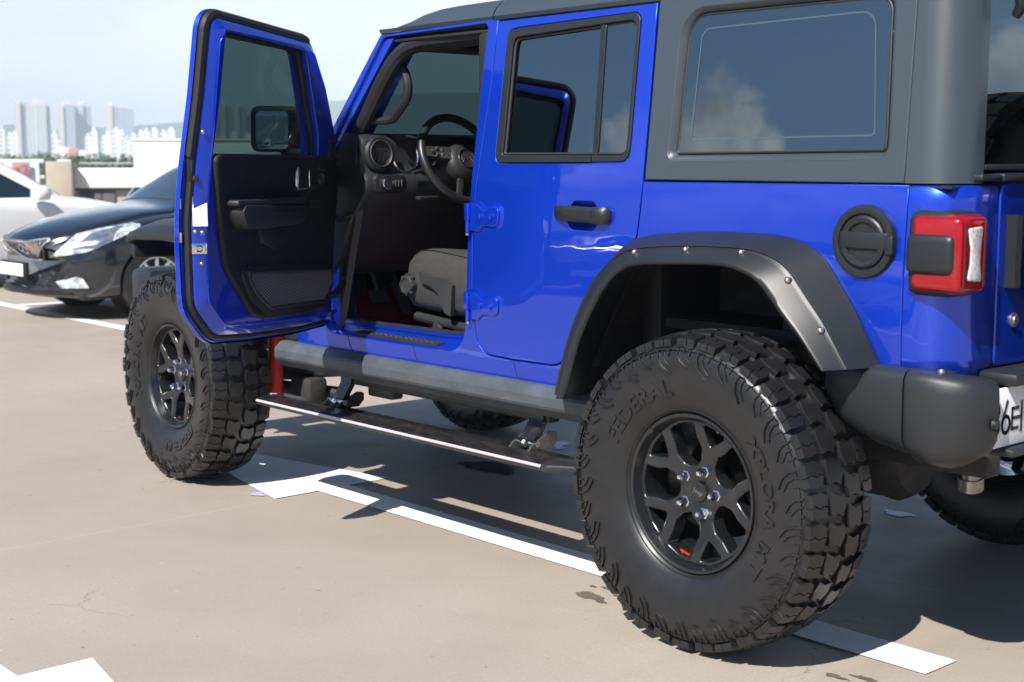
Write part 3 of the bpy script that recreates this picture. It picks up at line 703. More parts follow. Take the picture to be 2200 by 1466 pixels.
mb = MB(); mb.loft([[(x, yb(1.412) - .006, 1.420), (x, yb(1.40) - .008, 1.402), (x, yb(1.40) + .01, 1.400), (x, yb(1.41) + .01, 1.422)] for x in (-1.01, -.60)], True, True); mb.build("waist_seal", M['flare'], door)
# swage line over the lower edge of the window recess
# handle: recess cup, pull bar, end piece
cup = rp([(-.70, 1.222, .02), (-.672, 1.276, .03), (-.575, 1.276, .03), (-.545, 1.225, .02), (-.575, 1.186, .03), (-.675, 1.186, .03)], 6)
mb = MB(); c0 = cup if area(cup) > 0 else cup[::-1]
def cupr(d, dep): return [(u, yb(v) + dep, v) for u, v in offset(c0, d)]
mb.loft([cupr(.0005, .004), cupr(.003, .008), cupr(.010, .014), cupr(.020, .020), cupr(.034, .022)], True, False); q = cupr(.034, .022); n0 = len(mb.v); mb.v += q; mb.f += [tuple(n0 + i for i in t) for t in tessel([(a, c) for a, b, c in q])]
mb.build("handle_recess", M['blue_cup'] if 'blue_cup' in M else M['blue'], door)
mb = MB()
def hb(u, zc, h, yy): return [(u, yb(zc) + .004, zc + h * .8), (u, yb(zc) - yy * .7, zc + h), (u, yb(zc) - yy, zc + h * .55), (u, yb(zc) - yy, zc - h * .5), (u, yb(zc) - yy * .7, zc - h), (u, yb(zc) + .004, zc - h * .85)]
mb.loft([hb(-.752, 1.240, .010, .006), hb(-.744, 1.240, .020, .014), (hb(-.725, 1.239, .0235, .026)), hb(-.70, 1.238, .024, .034), hb(-.60, 1.236, .025, .038), hb(-.562, 1.235, .025, .038), hb(-.558, 1.235, .0245, .0365), hb(-.554, 1.235, .027, .038), hb(-.515, 1.234, .0275, .033), hb(-.500, 1.234, .024, .022), hb(-.494, 1.234, .014, .006)], True, True)
mb.build("door_handle", M['flare'], door, sharp=40)
def hinge(parent, x, z, fn):
    """exposed body-colour hinge: pivot block, tapering leaf, two torx bolts"""
    leaf = rp([(x, z + .046), (x + .030, z + .044), (x + .070, z + .020), (x + .125, z + .036, .012), (x + .150, z + .030, .02), (x + .150, z - .022, .02), (x + .125, z - .032, .012), (x + .070, z - .030), (x + .040, z - .052), (x, z - .050)], 4)
    h = panel("hinge", leaf, [], fn(-.0105), .012, .004, M['blue'], parent, seg=2)
    mb = MB(); mb.prism(rp([(u * 1.0 + .008, v, .012) for u, v in offset(leaf if area(leaf) > 0 else leaf[::-1], -.012)], 2), fn(-.0022), .004, .0015); mb.build("hinge_pad", M['blue'], h)
    mb = MB(); p0 = fn(-.014)(x - .004, z + .046, 0); p1 = fn(-.014)(x - .004, z - .016, 0); p2 = fn(-.014)(x - .004, z - .058, 0)
    mb.box(((p0[0] + p1[0]) / 2, (p0[1] + p1[1]) / 2 + .002, (p0[2] + p1[2]) / 2), (.024, .026, abs(p0[2] - p1[2])), .005); mb.cyl(p1, p2, .0085, seg=14); mb.build("hinge_knuckle", M['blue'], h)
    mb = MB(); mb.cyl(Vector(p2) + Vector((0, 0, -.001)), Vector(p2) + Vector((0, 0, -.008)), .0078, seg=14); mb.build("hinge_pin", M['brass'], h)
    for du in (.064, .118):
        mb = MB(); c = Vector(fn(-.0105)(x + du, z + .002, 0)); mb.lathe([(.0001, -.0055), (.004, -.0055), (.0045, -.003), (.009, -.005), (.0105, -.002), (.0105, .002)], c, (0, 1, 0), 14); mb.build("hinge_bolt", M['blue'], h)
for z in (1.214, .905): hinge(door, -1.173, z, lambda o: side(o))

# --- hardtop: quarter side with its window, rounded rear corner, roof
HTW = rp([(-.275, 1.47), (-.270, 1.853, .085), (.462, 1.853, .06), (.486, 1.47), (.486, 1.414, .07), (-.278, 1.408, .06)], 8)
ht = panel("hardtop", [(-.366, 1.3475), (.545, 1.3475), (.528, 1.955), (-.370, 1.955)], [HTW], side(-.002), .03, .005, M['top'], V, vbands=VB, ubands=[0], seg=3)
# the recess slopes in to the glass
HW1 = HTW if area(HTW) > 0 else HTW[::-1]
mb = MB()
def hr(d, dep): return [(u, yb(v) + dep, v) for u, v in offset(HW1, d)]
mb.loft([hr(-.006, -.0025), hr(.004, .004), hr(.013, .018), hr(.017, .024)], True, False); mb.build("window_recess", M['top'], ht, sharp=60)
mb = MB(); mb.tube(hr(.019, .018), .004, 6, False, True); mb.build("glass_gasket", M['seal'], ht)
GLs = offset(HW1, .020)
panel("side_glass", GLs, [], side(.0165), .004, .001, M['win_quarter'], ht, vbands=VB, seg=1)
FR = rp([(-.212, 1.47), (-.205, 1.795, .035), (.398, 1.803, .05), (.430, 1.50), (.432, 1.470, .035), (-.213, 1.466, .02)], 7)
FRo = FR if area(FR) > 0 else FR[::-1]
M['frit'] = mat("frit_line", (0.045, 0.085, 0.105), 0.15, var=.05)
mb = MB(); mb.loft([[(u, yb(v) + .0158, v) for u, v in FRo], [(u, yb(v) + .0158, v) for u, v in offset(FRo, .0048)]], True, False); mb.build("glass_border_line", M['frit'], ht, fix=False)
def corner_ring(z, x_s, inset=0.0, r=.10, xr=.700, n=9, ext=.02):
    """plan outline from the side sheet round the rear corner to the rear face"""
    y0 = yb(z) + inset; xr = xr - inset; pts = [(x_s, y0, z)]
    for k in range(n + 1):
        a = (pi / 2) * k / n; pts.append((xr - r + r * sin(a), y0 + r - r * cos(a), z))
    return pts
mb = MB(); zz = [1.3475, 1.355, 1.5, 1.65, 1.8, 1.90, 1.955]
mb.loft([corner_ring(z, .5475 - (z - 1.3475) * .028, -.002, .105, .690 - (z - 1.3475) * .06) + [(.690 - (z - 1.3475) * .06, yb(z) + .135, z), (.66 - (z - 1.3475) * .06, yb(z) + .138, z)] for z in zz], False, False)
hc = mb.build("hardtop_corner", M['top'], ht, sharp=50, fix=False)
# rear glass and its frame
def rg(u, v, d): return (.672 - (v - 1.3475) * .06 - d, u, v)
panel("rear_glass", [(-.535, 1.385), (2 * CY + .535, 1.385), (2 * CY + .50, 1.92), (-.50, 1.92)], [], rg, .005, .001, M['win_quarter'], V, seg=1)
mb = MB(); mb.box((.676, CY, 1.388), (.024, 1.24, .016), .004)
mb.build("rear_glass_frame", M['seal'], V)
mb = MB(); mb.box((.655, -.45, 1.855), (.07, .035, .030), .01); mb.tube([(.69, -.45, 1.86), (.715, -.45, 1.84), (.72, -.445, 1.80), (.70, -.44, 1.775)], [.016, .02, .018, .012], 10); mb.build("glass_hinge", M['flare'], V)
# roof skin: loft across the car
mb = MB()
def roof_ring(x, zc, yo=0.0, flat=1.0):
    half = [(yb(1.90) + .004 + yo, 1.886 + zc), (yb(1.92) - .004 + yo, 1.900 + zc), (yb(1.93) + .010 + yo, 1.925 + zc), (yb(1.95) + .035 + yo, 1.950 + zc * flat), (-.50, 1.968 + zc * flat), (-.30, 1.978 + zc * flat), (CY, 1.982 + zc * flat)]
    return [(x, y, z) for y, z in half] + [(x, 2 * CY - y, z) for y, z in half[-2::-1]]
xs = [(-1.80, -.004, .03, 6.0), (-1.775, -.004, .012, 4), (-1.72, -.004, .0, 5), (-1.64, -.003, 0, 5), (-1.50, -.001, 0, 6), (-1.30, .002, 0, 2), (-1.1460, .004, 0, 1)]
def nose(x):  # how far the crown drops towards the windscreen
    t = max(0.0, min(1.0, (x + 1.80) / .36)); return -(1 - sin(t * pi / 2)) * .075
fr = [-1.80, -1.785, -1.76, -1.72, -1.66, -1.58, -1.48, -1.32, -1.147]
def rr(x):
    dn = nose(x); k = .004 * (x + 1.15)
    half = [(yb(1.90) + .004, 1.886 + k), (yb(1.92) - .004, 1.899 + k)] + [(y, max(1.901 + k, z + k + dn)) for y, z in ((yb(1.93) + .012, 1.928), (yb(1.95) + .038, 1.953), (-.50, 1.970), (-.30, 1.980), (CY, 1.984))]
    return [(x, y, z) for y, z in half] + [(x, 2 * CY - y, z) for y, z in half[-2::-1]]
mb.loft([rr(x) for x in fr], False, False)
mb.build("roof_panel", M['top'], V, sharp=50, fix=False)
mb = MB(); mb.loft([rr(x) for x in (-1.142, -.8, -.371)], False, False)
mb.loft([[(x, y, z) for x_, y, z in rr(-1.14)[1:-1]] for x in (-.372, .2, .50, .60)], False, False)
mb.build("rear_roof", M['top'], ht, sharp=50, fix=False)
# gutter under the roof edge and black headlining
mb = MB(); mb.loft([[(x, yb(1.87) + .012, 1.884), (x, yb(1.87) + .05, 1.884), (x, yb(1.87) + .05, 1.868), (x, yb(1.87) + .018, 1.868)] for x in (-1.80, -1.10)], True, True)
mb.loft([[(x, yb(1.87) + .012, 1.893), (x, yb(1.87) + .05, 1.893), (x, yb(1.87) + .05, 1.88), (x, yb(1.87) + .012, 1.884)] for x in (-1.12, -.37)], True, True)
mb.box((-1.47, -.600, 1.852), (.60, .02, .012), .004)
mb.build("roof_seal", M['seal'], V)
mb = MB(); mb.box((-.48, CY, 1.930), (2.16, 1.18, .02)); mb.build("headlining", M['int_soft'], V)

# --- tub corner and tailgate
mb = MB(); zz = [.845, .86, .88, .90, .95, 1.02, 1.10, 1.2, 1.3, 1.335, 1.343]
def tcr(z):
    ins = -.001 + (.012 if z < .87 else 0) + (.006 if z > 1.34 else 0)
    return corner_ring(z, .5635, ins, .115, .705) + [(.705 - ins, -.52, z), (.703 - ins, -.497, z), (.68, -.495, z)]
mb.loft([tcr(z) for z in zz], False, False); mb.build("rear_corner", M['blue'], V, sharp=50, fix=False)
mb = MB(); q = [(p[0], p[1], p[2]) for p in tcr(1.343)]; mb.box((.60, -.60, 1.338), (.16, .16, .006)); mb.box((.10, -.66, 1.337), (.95, .05, .006)); mb.build("tub_rail", M['seal'], V)
def tg(u, v, d): return (.708 - d, u, v)
tail = panel("tailgate", rp([(-.490, .868, .02), (2 * CY + .49, .868, .02), (2 * CY + .49, 1.348, .03), (-.490, 1.348, .03)], 4), [], tg, .04, .005, M['blue'], V, seg=3)
mb = MB(); mb.loft([[(.708, -.455, z), (.735, -.455 + .004, z), (.742, -.435, z), (.735, -.415, z), (.708, -.415, z)] for z in (1.075, 1.09, 1.25, 1.265)], True, True); mb.build("tailgate_handle", M['flare'], tail)
mb = MB(); mb.lathe([(.0001, -.012), (.012, -.012), (.014, -.008), (.020, -.006), (.020, .004)], (.706, -.40, .985), (-1, 0, 0), 16); mb.build("tailgate_bolt", M['steel'], tail)
mb = MB(); mb.box((.69, CY, 1.362), (.06, 1.16, .022), .006); mb.box((.665, -.545, 1.362), (.10, .10, .018), .006); mb.build("waist_trim", M['flare'], V)
mb = MB(); mb.box((.62, 2 * CY + .58, 1.10), (.18, .20, .48), .04); mb.build("far_rear_corner", M['blue'], V)
# tail lamp
M['reddark'] = mat("deep_red_lens_rib", (.09, .001, .003), .2, coat=.3, var=.1)
lamp = empty("tail_lamp", (0, 0, 0), 0, V)
mb = MB(); mb.box((.655, -.665, 1.172), (.145, .135, .218), .03, None, 4); mb.build("lamp_housing", M['seal'], lamp)
mb = MB(); mb.box((.672, -.668, 1.172), (.150, .140, .200), .026, None, 4); mb.build("lamp_lens", M['redlens'], lamp)
mb = MB(); mb.prism(rp([(-.712, 1.238, .008), (-.642, 1.243, .008), (-.650, 1.19), (-.652, 1.15), (-.640, 1.102, .008), (-.708, 1.108, .008), (-.694, 1.15), (-.694, 1.19)], 4), lambda u, v, d: (.7515 - d, u, v), .01, .003); mb.build("reverse_lens", M['clearlens'], lamp)
mb = MB()
mb.box((.7495, -.632, 1.172), (.006, .010, .165), .003); mb.box((.7495, -.724, 1.172), (.006, .010, .165), .003); mb.build("lens_ribs", M['reddark'], lamp)
mb = MB(); mb.box((.660, -.690, 1.171), (.140, .118, .108), .022, None, 4); mb.build("lamp_side_cover", M['flare'], lamp)
# fuel filler
mb = MB(); c = Vector((.440, yb(1.193) + .004, 1.193))
mb.lathe([(.0975, .002), (.0975, -.012), (.094, -.019), (.086, -.021), (.076, -.019), (.073, -.012), (.071, -.012), (.069, -.019), (.064, -.022), (.052, -.020), (.050, -.014), (.0001, -.0135)], c, (0, 1, 0), 56)
mb.box(c + Vector((.005, -.017, .004)), (.150, .012, .046), .006)
mb.box(c + Vector((.085, -.016, -.006)), (.026, .022, .050), .006)
mb.build("fuel_cap", M['flare'], V)

# --- rear fender flare with its pocket bolts
LIP = [(-.572, .662), (-.555, .705), (-.496, .869), (-.407, 1.010), (-.323, 1.085), (-.250, 1.108), (-.111, 1.119), (.06, 1.124), (.145, 1.113), (.215, 1.082), (.290, 1.006), (.353, .945), (.425, .862)]
TOP = [(-.700, .662), (-.690, .715), (-.632, .885), (-.545, 1.035), (-.445, 1.130), (-.345, 1.175), (-.13, 1.197), (.10, 1.201), (.215, 1.189), (.305, 1.150), (.375, 1.070), (.438, .982), (.503, .866)]
Lc = crom(LIP, 6); Tc = crom(TOP, 6)
def flare_ring(l, t, yc=CY, s=1):
    L_, T_ = Vector(l), Vector(t); ys = yb(t[1]); yl = -.852
    def P(f, y): q = T_.lerp(L_, f); return (q.x, y, q.y)
    n = (T_ - L_).normalized()
    return [P(0.0, ys - .001), P(-.02, ys - .010), P(.02, ys - .016), P(.42, -.795), P(.46, -.801), P(.50, -.798), P(.53, -.800), P(.60, -.806), P(.90, yl + .004), P(.97, yl - .001), P(1.03, yl), P(1.10, yl + .004), P(1.13, yl + .010), P(1.10, yl + .03), P(.95, -.76), P(.90, -.72)]
mb = MB(); mb.loft([flare_ring(l, t) for l, t in zip(Lc, Tc)], False, False); e0 = flare_ring(Lc[0], Tc[0]); e1 = flare_ring(Lc[-1], Tc[-1])
for e in (e0, e1): n0 = len(mb.v); mb.v += e; mb.f.append(tuple(n0 + i for i in range(len(e))))
fl = mb.build("fender_flare", M['flare'], V, sharp=42)
def on_flare(x):
    best = min(range(len(Lc)), key=lambda i: abs(Vector(Tc[i]).lerp(Vector(Lc[i]), .62).x - x) + (10 if i < 8 else 0)); r = flare_ring(Lc[best], Tc[best]); return Vector(r[7])
for x in (-.278, -.089, .114, .275, .390):
    c = on_flare(x); mb = MB(); d = Vector((0, -1, .25)).normalized()
    mb.lathe([(.0001, -.012), (.003, -.0115), (.007, -.009), (.0095, -.004), (.0095, .006)], c + Vector((0, -.001, 0)), -d, 14); mb.build("flare_bolt", M['brass'], fl)
# wheel-arch liner
mb = MB(); A2 = crom([(-.665, .62)] + ARCH + [(.50, .74)], 4)
mb.loft([[(x, -.672, z) for x, z in A2], [(x * .99, -.55, z + .01) for x, z in A2], [(x * .96, -.28, z + .012) for x, z in A2]], False, False); mb.loft([[(x * .96, -.28, z + .012) for x, z in A2], [(x * .96, -.28, .60) for x, z in A2]], False, False)
mb.build("wheel_arch_liner", M['dark'], V, sharp=50)
mb = MB(); mb.box((.30, -.42, .965), (.50, .26, .15), .03); mb.box((.24, -.38, 1.07), (.22, .20, .07), .03); mb.cyl((.02, -.40, .60), (.06, -.40, 1.10), .05); mb.build("arch_bracing", M['dark'], V)
# front fender flare, seen beyond the door
mb = MB(); FL = crom([(-3.415, .775), (-3.41, .90), (-3.40, .985), (-3.375, 1.02), (-3.29, 1.045), (-3.10, 1.058), (-2.85, 1.04), (-2.70, .95), (-2.60, .80)], 5)
def ffr(p): x, z = p; return [(x, -.62, z + .09), (x, -.72, z + .085), (x, -.80, z + .062), (x, -.862, z + .036), (x, -.870, z + .012), (x, -.864, z - .004), (x, -.80, z), (x, -.62, z - .002)]
mb.loft([ffr(p) for p in [(-3.425, 1.03), (-3.40, 1.045), (-3.34, 1.055), (-3.1, 1.062), (-2.85, 1.05), (-2.7, .99), (-2.58, .86), (-2.52, .74)]], True, True)
mb.build("front_fender_flare", M['flare'], V, sharp=50)
mb = MB(); mb.loft([[(x, -.62, 1.13), (x, -.69, 1.125), (x, -.72, 1.11), (x, -.74, 1.085), (x, -.62, 1.07)] for x in (-3.37, -3.30, -2.6)], True, True); mb.box((-3.40, -.74, 1.000), (.035, .22, .075), .015)
mb.box((-2.85, -.48, 1.00), (1.1, .30, .06), .02); mb.box((-2.37, -.50, 1.02), (.14, .36, .72), .03)
mb.build("front_inner_fender", M['plastic'], V)
mb = MB(); mb.loft([[(-3.30, -.84, z), (-3.29, -.862, z), (-3.24, -.868, z), (-3.10, -.83, z), (-3.10, -.80, z)] for z in (.77, .80, .855, .870)], True, True); mb.build("splash_guard", M['seal'], V)
# --- rear bumper
mb = MB()
def bring(s_, top, bot, out, xin=.0): return None
path = [(.455, -.700, .862, .690, .02), (.50, -.728, .868, .668, .05), (.58, -.742, .868, .655, .07), (.66, -.740, .868, .650, .08), (.735, -.722, .868, .652, .08), (.785, -.69, .868, .655, .08)]
def bump_ring(x, y, zt, zb, nx, ny, dep):
    """cross-section at a point of the plan path: outward (nx,ny)"""
    f = lambda o, z: (x - nx * (dep - o), y - ny * (dep - o), z)
    return [f(0.0, zt), f(dep - .035, zt), f(dep - .012, zt - .006), f(dep - .002, zt - .022), f(dep, zt - .05), f(dep - .002, zb + .055), f(dep - .018, zb + .022), f(dep - .05, zb + .004), f(0.0, zb)]
side_p = [(.33, -.705, .858, .735, 0, -1, .05), (.40, -.735, .866, .690, 0, -1, .09), (.50, -.748, .872, .658, 0, -1, .12), (.603, -.752, .872, .642, 0, -1, .14)]
cap_p = [(.609, -.752, .874, .640, 0, -1, .14), (.625, -.758, .874, .632, 0.05, -1, .14), (.69, -.756, .872, .622, .2, -.98, .14), (.745, -.738, .866, .622, .5, -.87, .14), (.785, -.70, .862, .630, .85, -.53, .14), (.802, -.655, .860, .640, 1, -.1, .14), (.806, -.628, .860, .648, 1, 0, .13)]
mb = MB(); mb.loft([bump_ring(*p) for p in side_p], True, True); mb.build("bumper_side", M['plastic'], V, sharp=45)
mb = MB(); mb.loft([bump_ring(*p) for p in cap_p], True, True); bc = mb.build("bumper_cap", M['plastic'], V, sharp=45)
mb = MB(); mb.lathe([(.0001, -.004), (.012, -.004), (.014, 0), (.016, -.003), (.017, .004)], (.808, -.645, .745), (-1, 0, 0), 20); mb.build("parking_sensor", M['flare'], bc)
mb = MB(); mb.lathe([(.0001, -.007), (.007, -.006), (.010, 0), (.010, .003)], (.690, -.712, .874), (0, 0, -1), 14); mb.build("bumper_bolt", M['steel'], bc)
mb = MB(); mb.box((.74, CY - .12, .846), (.13, 1.02, .034), .010); mb.box((.74, CY - .12, .655), (.13, 1.02, .022), .008); mb.box((.72, CY - .1, .75), (.05, 1.0, .19), .01); mb.box((.76, .52, .75), (.13, .42, .21), .03); mb.build("rear_bumper", M['plastic'], V)
plate = MB(); plate.box((.7715, -.450, .7480), (.006, .335, .155), .002); pl = plate.build("licence_plate", M['plate'], V)
mb = MB()
def glyph(strokes, u0, z0, w, h, th=.0105):
    for (a, b, c, d) in strokes:
        A = Vector((0, u0 + a * w, z0 + b * h)); B = Vector((0, u0 + c * w, z0 + d * h)); L_ = (B - A).length; mid = (A + B) / 2
        ang = atan2(B.z - A.z, B.y - A.y); mb.box((.7752, mid.y, mid.z), (.0016, L_ + th * .8, th), 0, Matrix.Rotation(ang, 3, 'X'))
def arcs(cx, cz, rx, rz, a0, a1, n=9): return [(cx + rx * cos(radians(a0 + (a1 - a0) * i / n)), cz + rz * sin(radians(a0 + (a1 - a0) * i / n)), cx + rx * cos(radians(a0 + (a1 - a0) * (i + 1) / n)), cz + rz * sin(radians(a0 + (a1 - a0) * (i + 1) / n))) for i in range(n)]
z0, h = .706, .083
glyph(arcs(.5, .74, .45, .26, 150, -90, 9) + arcs(.5, .25, .5, .25, 90, -150, 10), -.606, z0, .036, h, .009)
glyph(arcs(.5, .27, .5, .27, 0, 360, 14) + [(.02, .34, .62, 1.0)], -.556, z0, .038, h, .009)
glyph([(0, 0, 0, .8), (0, .8, .62, .8), (0, .42, .55, .42), (0, .0, .62, .0), (1, -.15, 1, 1.0), (.66, .42, 1, .42)], -.506, z0 + .008, .048, h * .8, .009)
glyph([(0, 1, 1, 1), (1, 1, .35, 0)], -.440, z0, .040, h, .009)
glyph([(.55, 0, .55, 1), (.1, .8, .55, 1)], -.386, z0, .030, h, .009)
glyph(arcs(.5, .27, .5, .27, 0, 360, 14) + [(.02, .34, .62, 1.0)], -.344, z0, .038, h, .009)
mb.build("plate_lettering", M['ink'], pl, fix=False)
mb = MB(); mb.box((.7748, -.592, .810), (.001, .012, .008)); mb.build("plate_mark", M['blue'], pl)
# --- underbody: frame, axle, springs, exhaust, shocks
mb = MB()
for y in (-.36, .53): mb.box((-1.5, y, .60), (4.3, .075, .12), .01)
mb.box((-1.5, CY, .56), (.16, .95, .07), .01); mb.box((-2.2, CY, .58), (.2, .95, .07), .01); mb.box((-1.0, .30, .58), (1.0, .42, .16), .04); mb.box((-1.75, .12, .55), (.75, .36, .17), .05)
mb.build("chassis_frame", M['dark'], V)
mb = MB(); mb.cyl((0, -.66, .462), (0, .83, .462), .045)
mb.lathe([(.0001, -.16), (.07, -.155), (.12, -.11), (.145, -.03), (.145, .03), (.12, .11), (.0001, .16)], (.03, .03, .47), (1, 0, 0), 24); mb.lathe([(.15, .0), (.15, .02), (.12, .07), (.06, .09), (.0001, .09)], (.10, .03, .47), (1, 0, 0), 18)
mb.box((.10, -.40, .50), (.14, .10, .22), .03); mb.cyl((-.1, -.42, .45), (-.95, -.38, .54), .028); mb.build("rear_axle", M['dark'], V)
mb = MB(); mb.cyl((-3.008, -.66, .462), (-3.008, .83, .462), .045)
mb.lathe([(.0001, -.16), (.1, -.11), (.13, 0), (.1, .11), (.0001, .16)], (-3.03, .33, .46), (1, 0, 0), 24)
mb.cyl((-2.9, -.40, .44), (-2.15, -.36, .55), .032); mb.cyl((-2.93, -.5, .40), (-2.5, -.3, .38), .03); mb.box((-2.62, -.42, .40), (.16, .10, .12), .02); mb.cyl((-3.2, -.55, .44), (-3.2, .7, .44), .022); mb.cyl((-3.3, -.5, .50), (-3.25, .6, .40), .02)
mb.build("front_axle", M['dark'], V)
mb = MB(); mb.tube([(.55, .45, .56), (.25, .40, .58), (-.4, .28, .56), (-1.2, -.12, .50), (-1.9, -.02, .52)], .034, 14); mb.cyl((-.9, -.20, .475), (-.55, -.24, .50), .055); mb.build("exhaust_pipe", mat("sooty_exhaust", (.09, .075, .06), .6, metal=.5, var=.4, vscale=15), V)
mb = MB(); mb.cyl((-2.66, -.57, .40), (-2.66, -.55, .80), .033); mb.build("shock_absorber", M['red'], V)
mb = MB(); mb.cyl((.36, .02, .42), (.42, -.02, .74), .031); mb.cyl((.355, .03, .40), (.36, .02, .44), .040); s = mb.build("shock_absorber", M['steel'], V)
mb = MB(); mb.box((.40, .00, .47), (.045, .03, .03), .006); mb.build("shock_knob", M['red'], s)
for z, y in ((0, -.50), ):
    mb = MB(); hx = [(.02 + .075 * cos(t * .5), -.36 + .075 * sin(t * .5), .55 + t * .0085) for t in range(60)]; mb.tube(hx, .009, 7); mb.build("coil_spring", M['dark'], V)
# --- rock guard and power step
mb = MB(); pr = [(-.690, .664), (-.704, .661), (-.728, .640), (-.733, .630), (-.733, .600), (-.728, .590), (-.702, .562), (-.692, .558), (-.655, .558), (-.640, .59), (-.650, .664)]
def gring(x, k=0.0): return [(x + k * (.66 - z) * -.5, y, z) for y, z in pr]
mb.loft([[(x, y * .96 - .0, z * .92 + .048) for x, y, z in gring(-2.425)], gring(-2.40), gring(-2.375), gring(-1.2), gring(-.60), gring(-.42)], True, True); mb.build("rock_guard", M['guard'], V, sharp=14)
mb = MB(); st = [(-.800, .425), (-.806, .415), (-.803, .402), (-.76, .398), (-.66, .404), (-.652, .416), (-.652, .430), (-.668, .434), (-.69, .429), (-.715, .434), (-.725, .429), (-.745, .434), (-.762, .429), (-.785, .430)]
def sring(x, k=1.0, dy=0): return [(x, -.73 + (y + .73) * k + dy, .416 + (z - .416) * (1 if k == 1 else .8)) for y, z in st]
mb.loft([sring(-2.47, .55, .02), sring(-2.44), sring(-.70)], True, True); stp = mb.build("power_step", M['alu'], V, sharp=30)
mb = MB(); mb.loft([[(x, -.8015, .4240), (x, -.8075, .4165), (x, -.8045, .4125), (x, -.796, .420)] for x in (-2.435, -.702)], True, True); mb.build("step_edge_strip", M['alu_strip'], stp)
mb = MB(); mb.loft([sring(-.699), sring(-.675), sring(-.60, .55, .03)], True, True); mb.build("step_end_cap", M['plastic'], stp)
for xb in (-2.03, -.905):
    mb = MB(); mb.loft([[(xb - .035, y - .012, z), (xb + .035, y - .012, z), (xb + .035, y + .012, z), (xb - .035, y + .012, z)] for y, z in ((-.62, .575), (-.625, .52), (-.665, .46), (-.675, .435))], True, True)
    br = mb.build("step_bracket", M['alu'], stp)
    for dx in (-.048, .048):
        mb = MB(); mb.prism(rp([(-.72, .430), (-.61, .430), (-.585, .455), (-.585, .485, .01), (-.615, .49, .01), (-.70, .452, .01)], 3), (lambda X: (lambda u, v, d: (X + d - .005, u, v)))(xb + dx), .010, .002)
        mb.build("bracket_cheek", M['steel'] if xb > -1.5 else M['alu'], br)
    mb = MB(); mb.cyl((xb - .055, -.678, .452), (xb + .055, -.678, .452), .011); mb.lathe([(.0001, -.016), (.012, -.014), (.018, -.004), (.018, .004)], (xb, -.69, .452), (0, 1, .6), 16); mb.build("bracket_pin", M['chrome'], br)
mb = MB(); mb.tube([(-2.00, -.615, .548), (-1.4, -.61, .548), (-.86, -.61, .548)], .013, 10); mb.box((-1.43, -.60, .535), (1.16, .05, .035), .006); mb.box((-1.84, -.58, .505), (.16, .06, .05), .01); mb.build("step_linkage", M['steel_dark'] if 'steel_dark' in M else M['alu'], V)

# --- wheels
YW = -.77; ZW = .4625
build_wheel(V, (0, YW, ZW), 0, 0)
build_wheel(V, (-3.008, YW, ZW), radians(-2.6), radians(197))
for x, a in ((0, 180), (-3.008, 177.4)):
    build_wheel(V, (x, 2 * CY - YW, ZW), radians(a), radians(33))
# spare wheel on the tailgate
sp = build_wheel(V, (.945, CY - .02, 1.175), radians(90), radians(10))
mb = MB(); mb.cyl((.70, CY - .02, 1.175), (.93, CY - .02, 1.175), .10); mb.box((.74, CY, 1.17), (.06, .5, .3), .02); mb.build("spare_carrier", M['plastic'], V)
# ------------------------------------------------------------------ the open front door (local: hinge at the origin, closed along +X)
YB0 = -.698
def dsk(off=0.0): return lambda u, v, d: (u, yb(v) - YB0 + off + d, v)
def din(w): return lambda u, v, d: (u, yb(v) - YB0 + w - d, v)
SK = rp([(.002, .80), (.004, .755, .05), (.26, .748), (.58, .757), (.815, .775, .13), (.935, .90, .12), (.945, 1.20), (.934, 1.42), (.915, 1.62), (.905, 1.912, .075), (.232, 1.868, .11), (.11, 1.714), (-.003, 1.515)], 8)
WIN = rp([(.862, 1.40), (.860, 1.835, .05), (.325, 1.812, .06), (.186, 1.50), (.17, 1.40)], 6)
fd = panel("front_door", SK, [WIN], dsk(0), .022, .006, M['blue'], V, vbands=VB, ubands=[.3, .6], seg=3)
fd.location = (-2.09, -.71, 0); fd.rotation_euler = (0, 0, radians(-65))
SKo = SK if area(SK) > 0 else SK[::-1]
IN1 = offset(SKo, .046)
WINi = rp([(.858, 1.40), (.856, 1.833, .05), (.327, 1.810, .06), (.190, 1.50), (.174, 1.40)], 6)
mb = MB()
def dr(d, w): return [(u, yb(v) - YB0 + w, v) for u, v in offset(SKo, d)]
RZ = Matrix.Rotation(radians(-44), 3, 'Z')
mb.loft([dr(.006, .020), dr(.014, .024), dr(.026, .025), dr(.030, .029), dr(.032, .050), dr(.034, .054), dr(.066, .083), dr(.072, .085)], True, False); mb.build("door_hem", M['blue'], fd, sharp=40)
panel("inner_frame", offset(SKo, .064), [WINi], din(.086), .065, .006, M['blue'], fd, vbands=VB, ubands=[.3, .6], seg=3)
mb = MB(); mb.tube(dr(.026, .036), .0125, 8, False, True); mb.build("door_seal", M['seal'], fd)
mb = MB(); q = [p for p in dr(.017, .032)]; kk = [i for i in range(len(q)) if q[i][2] > 1.40 and q[i][0] > .24]; st_ = [i for i in kk if (i - 1) % len(q) not in kk]; q2 = []; i = st_[0]
while i in kk: q2.append(q[i]); i = (i + 1) % len(q)
mb.tube(q2, .0165, 8); mb.build("upper_weatherstrip", M['seal'], fd)
mb = MB(); WI = WINi if area(WINi) > 0 else WINi[::-1]; mb.tube([(u, yb(v) - YB0 + .052, v) for u, v in offset(WI, .004)], .010, 8, False, True); mb.build("glass_run", M['seal'], fd)
panel("door_glass", [(.875, 1.39), (.870, 1.845), (.30, 1.822), (.17, 1.50), (.15, 1.39)], [], din(.040), .004, .0005, M['win_door'], fd, vbands=VB, seg=1)
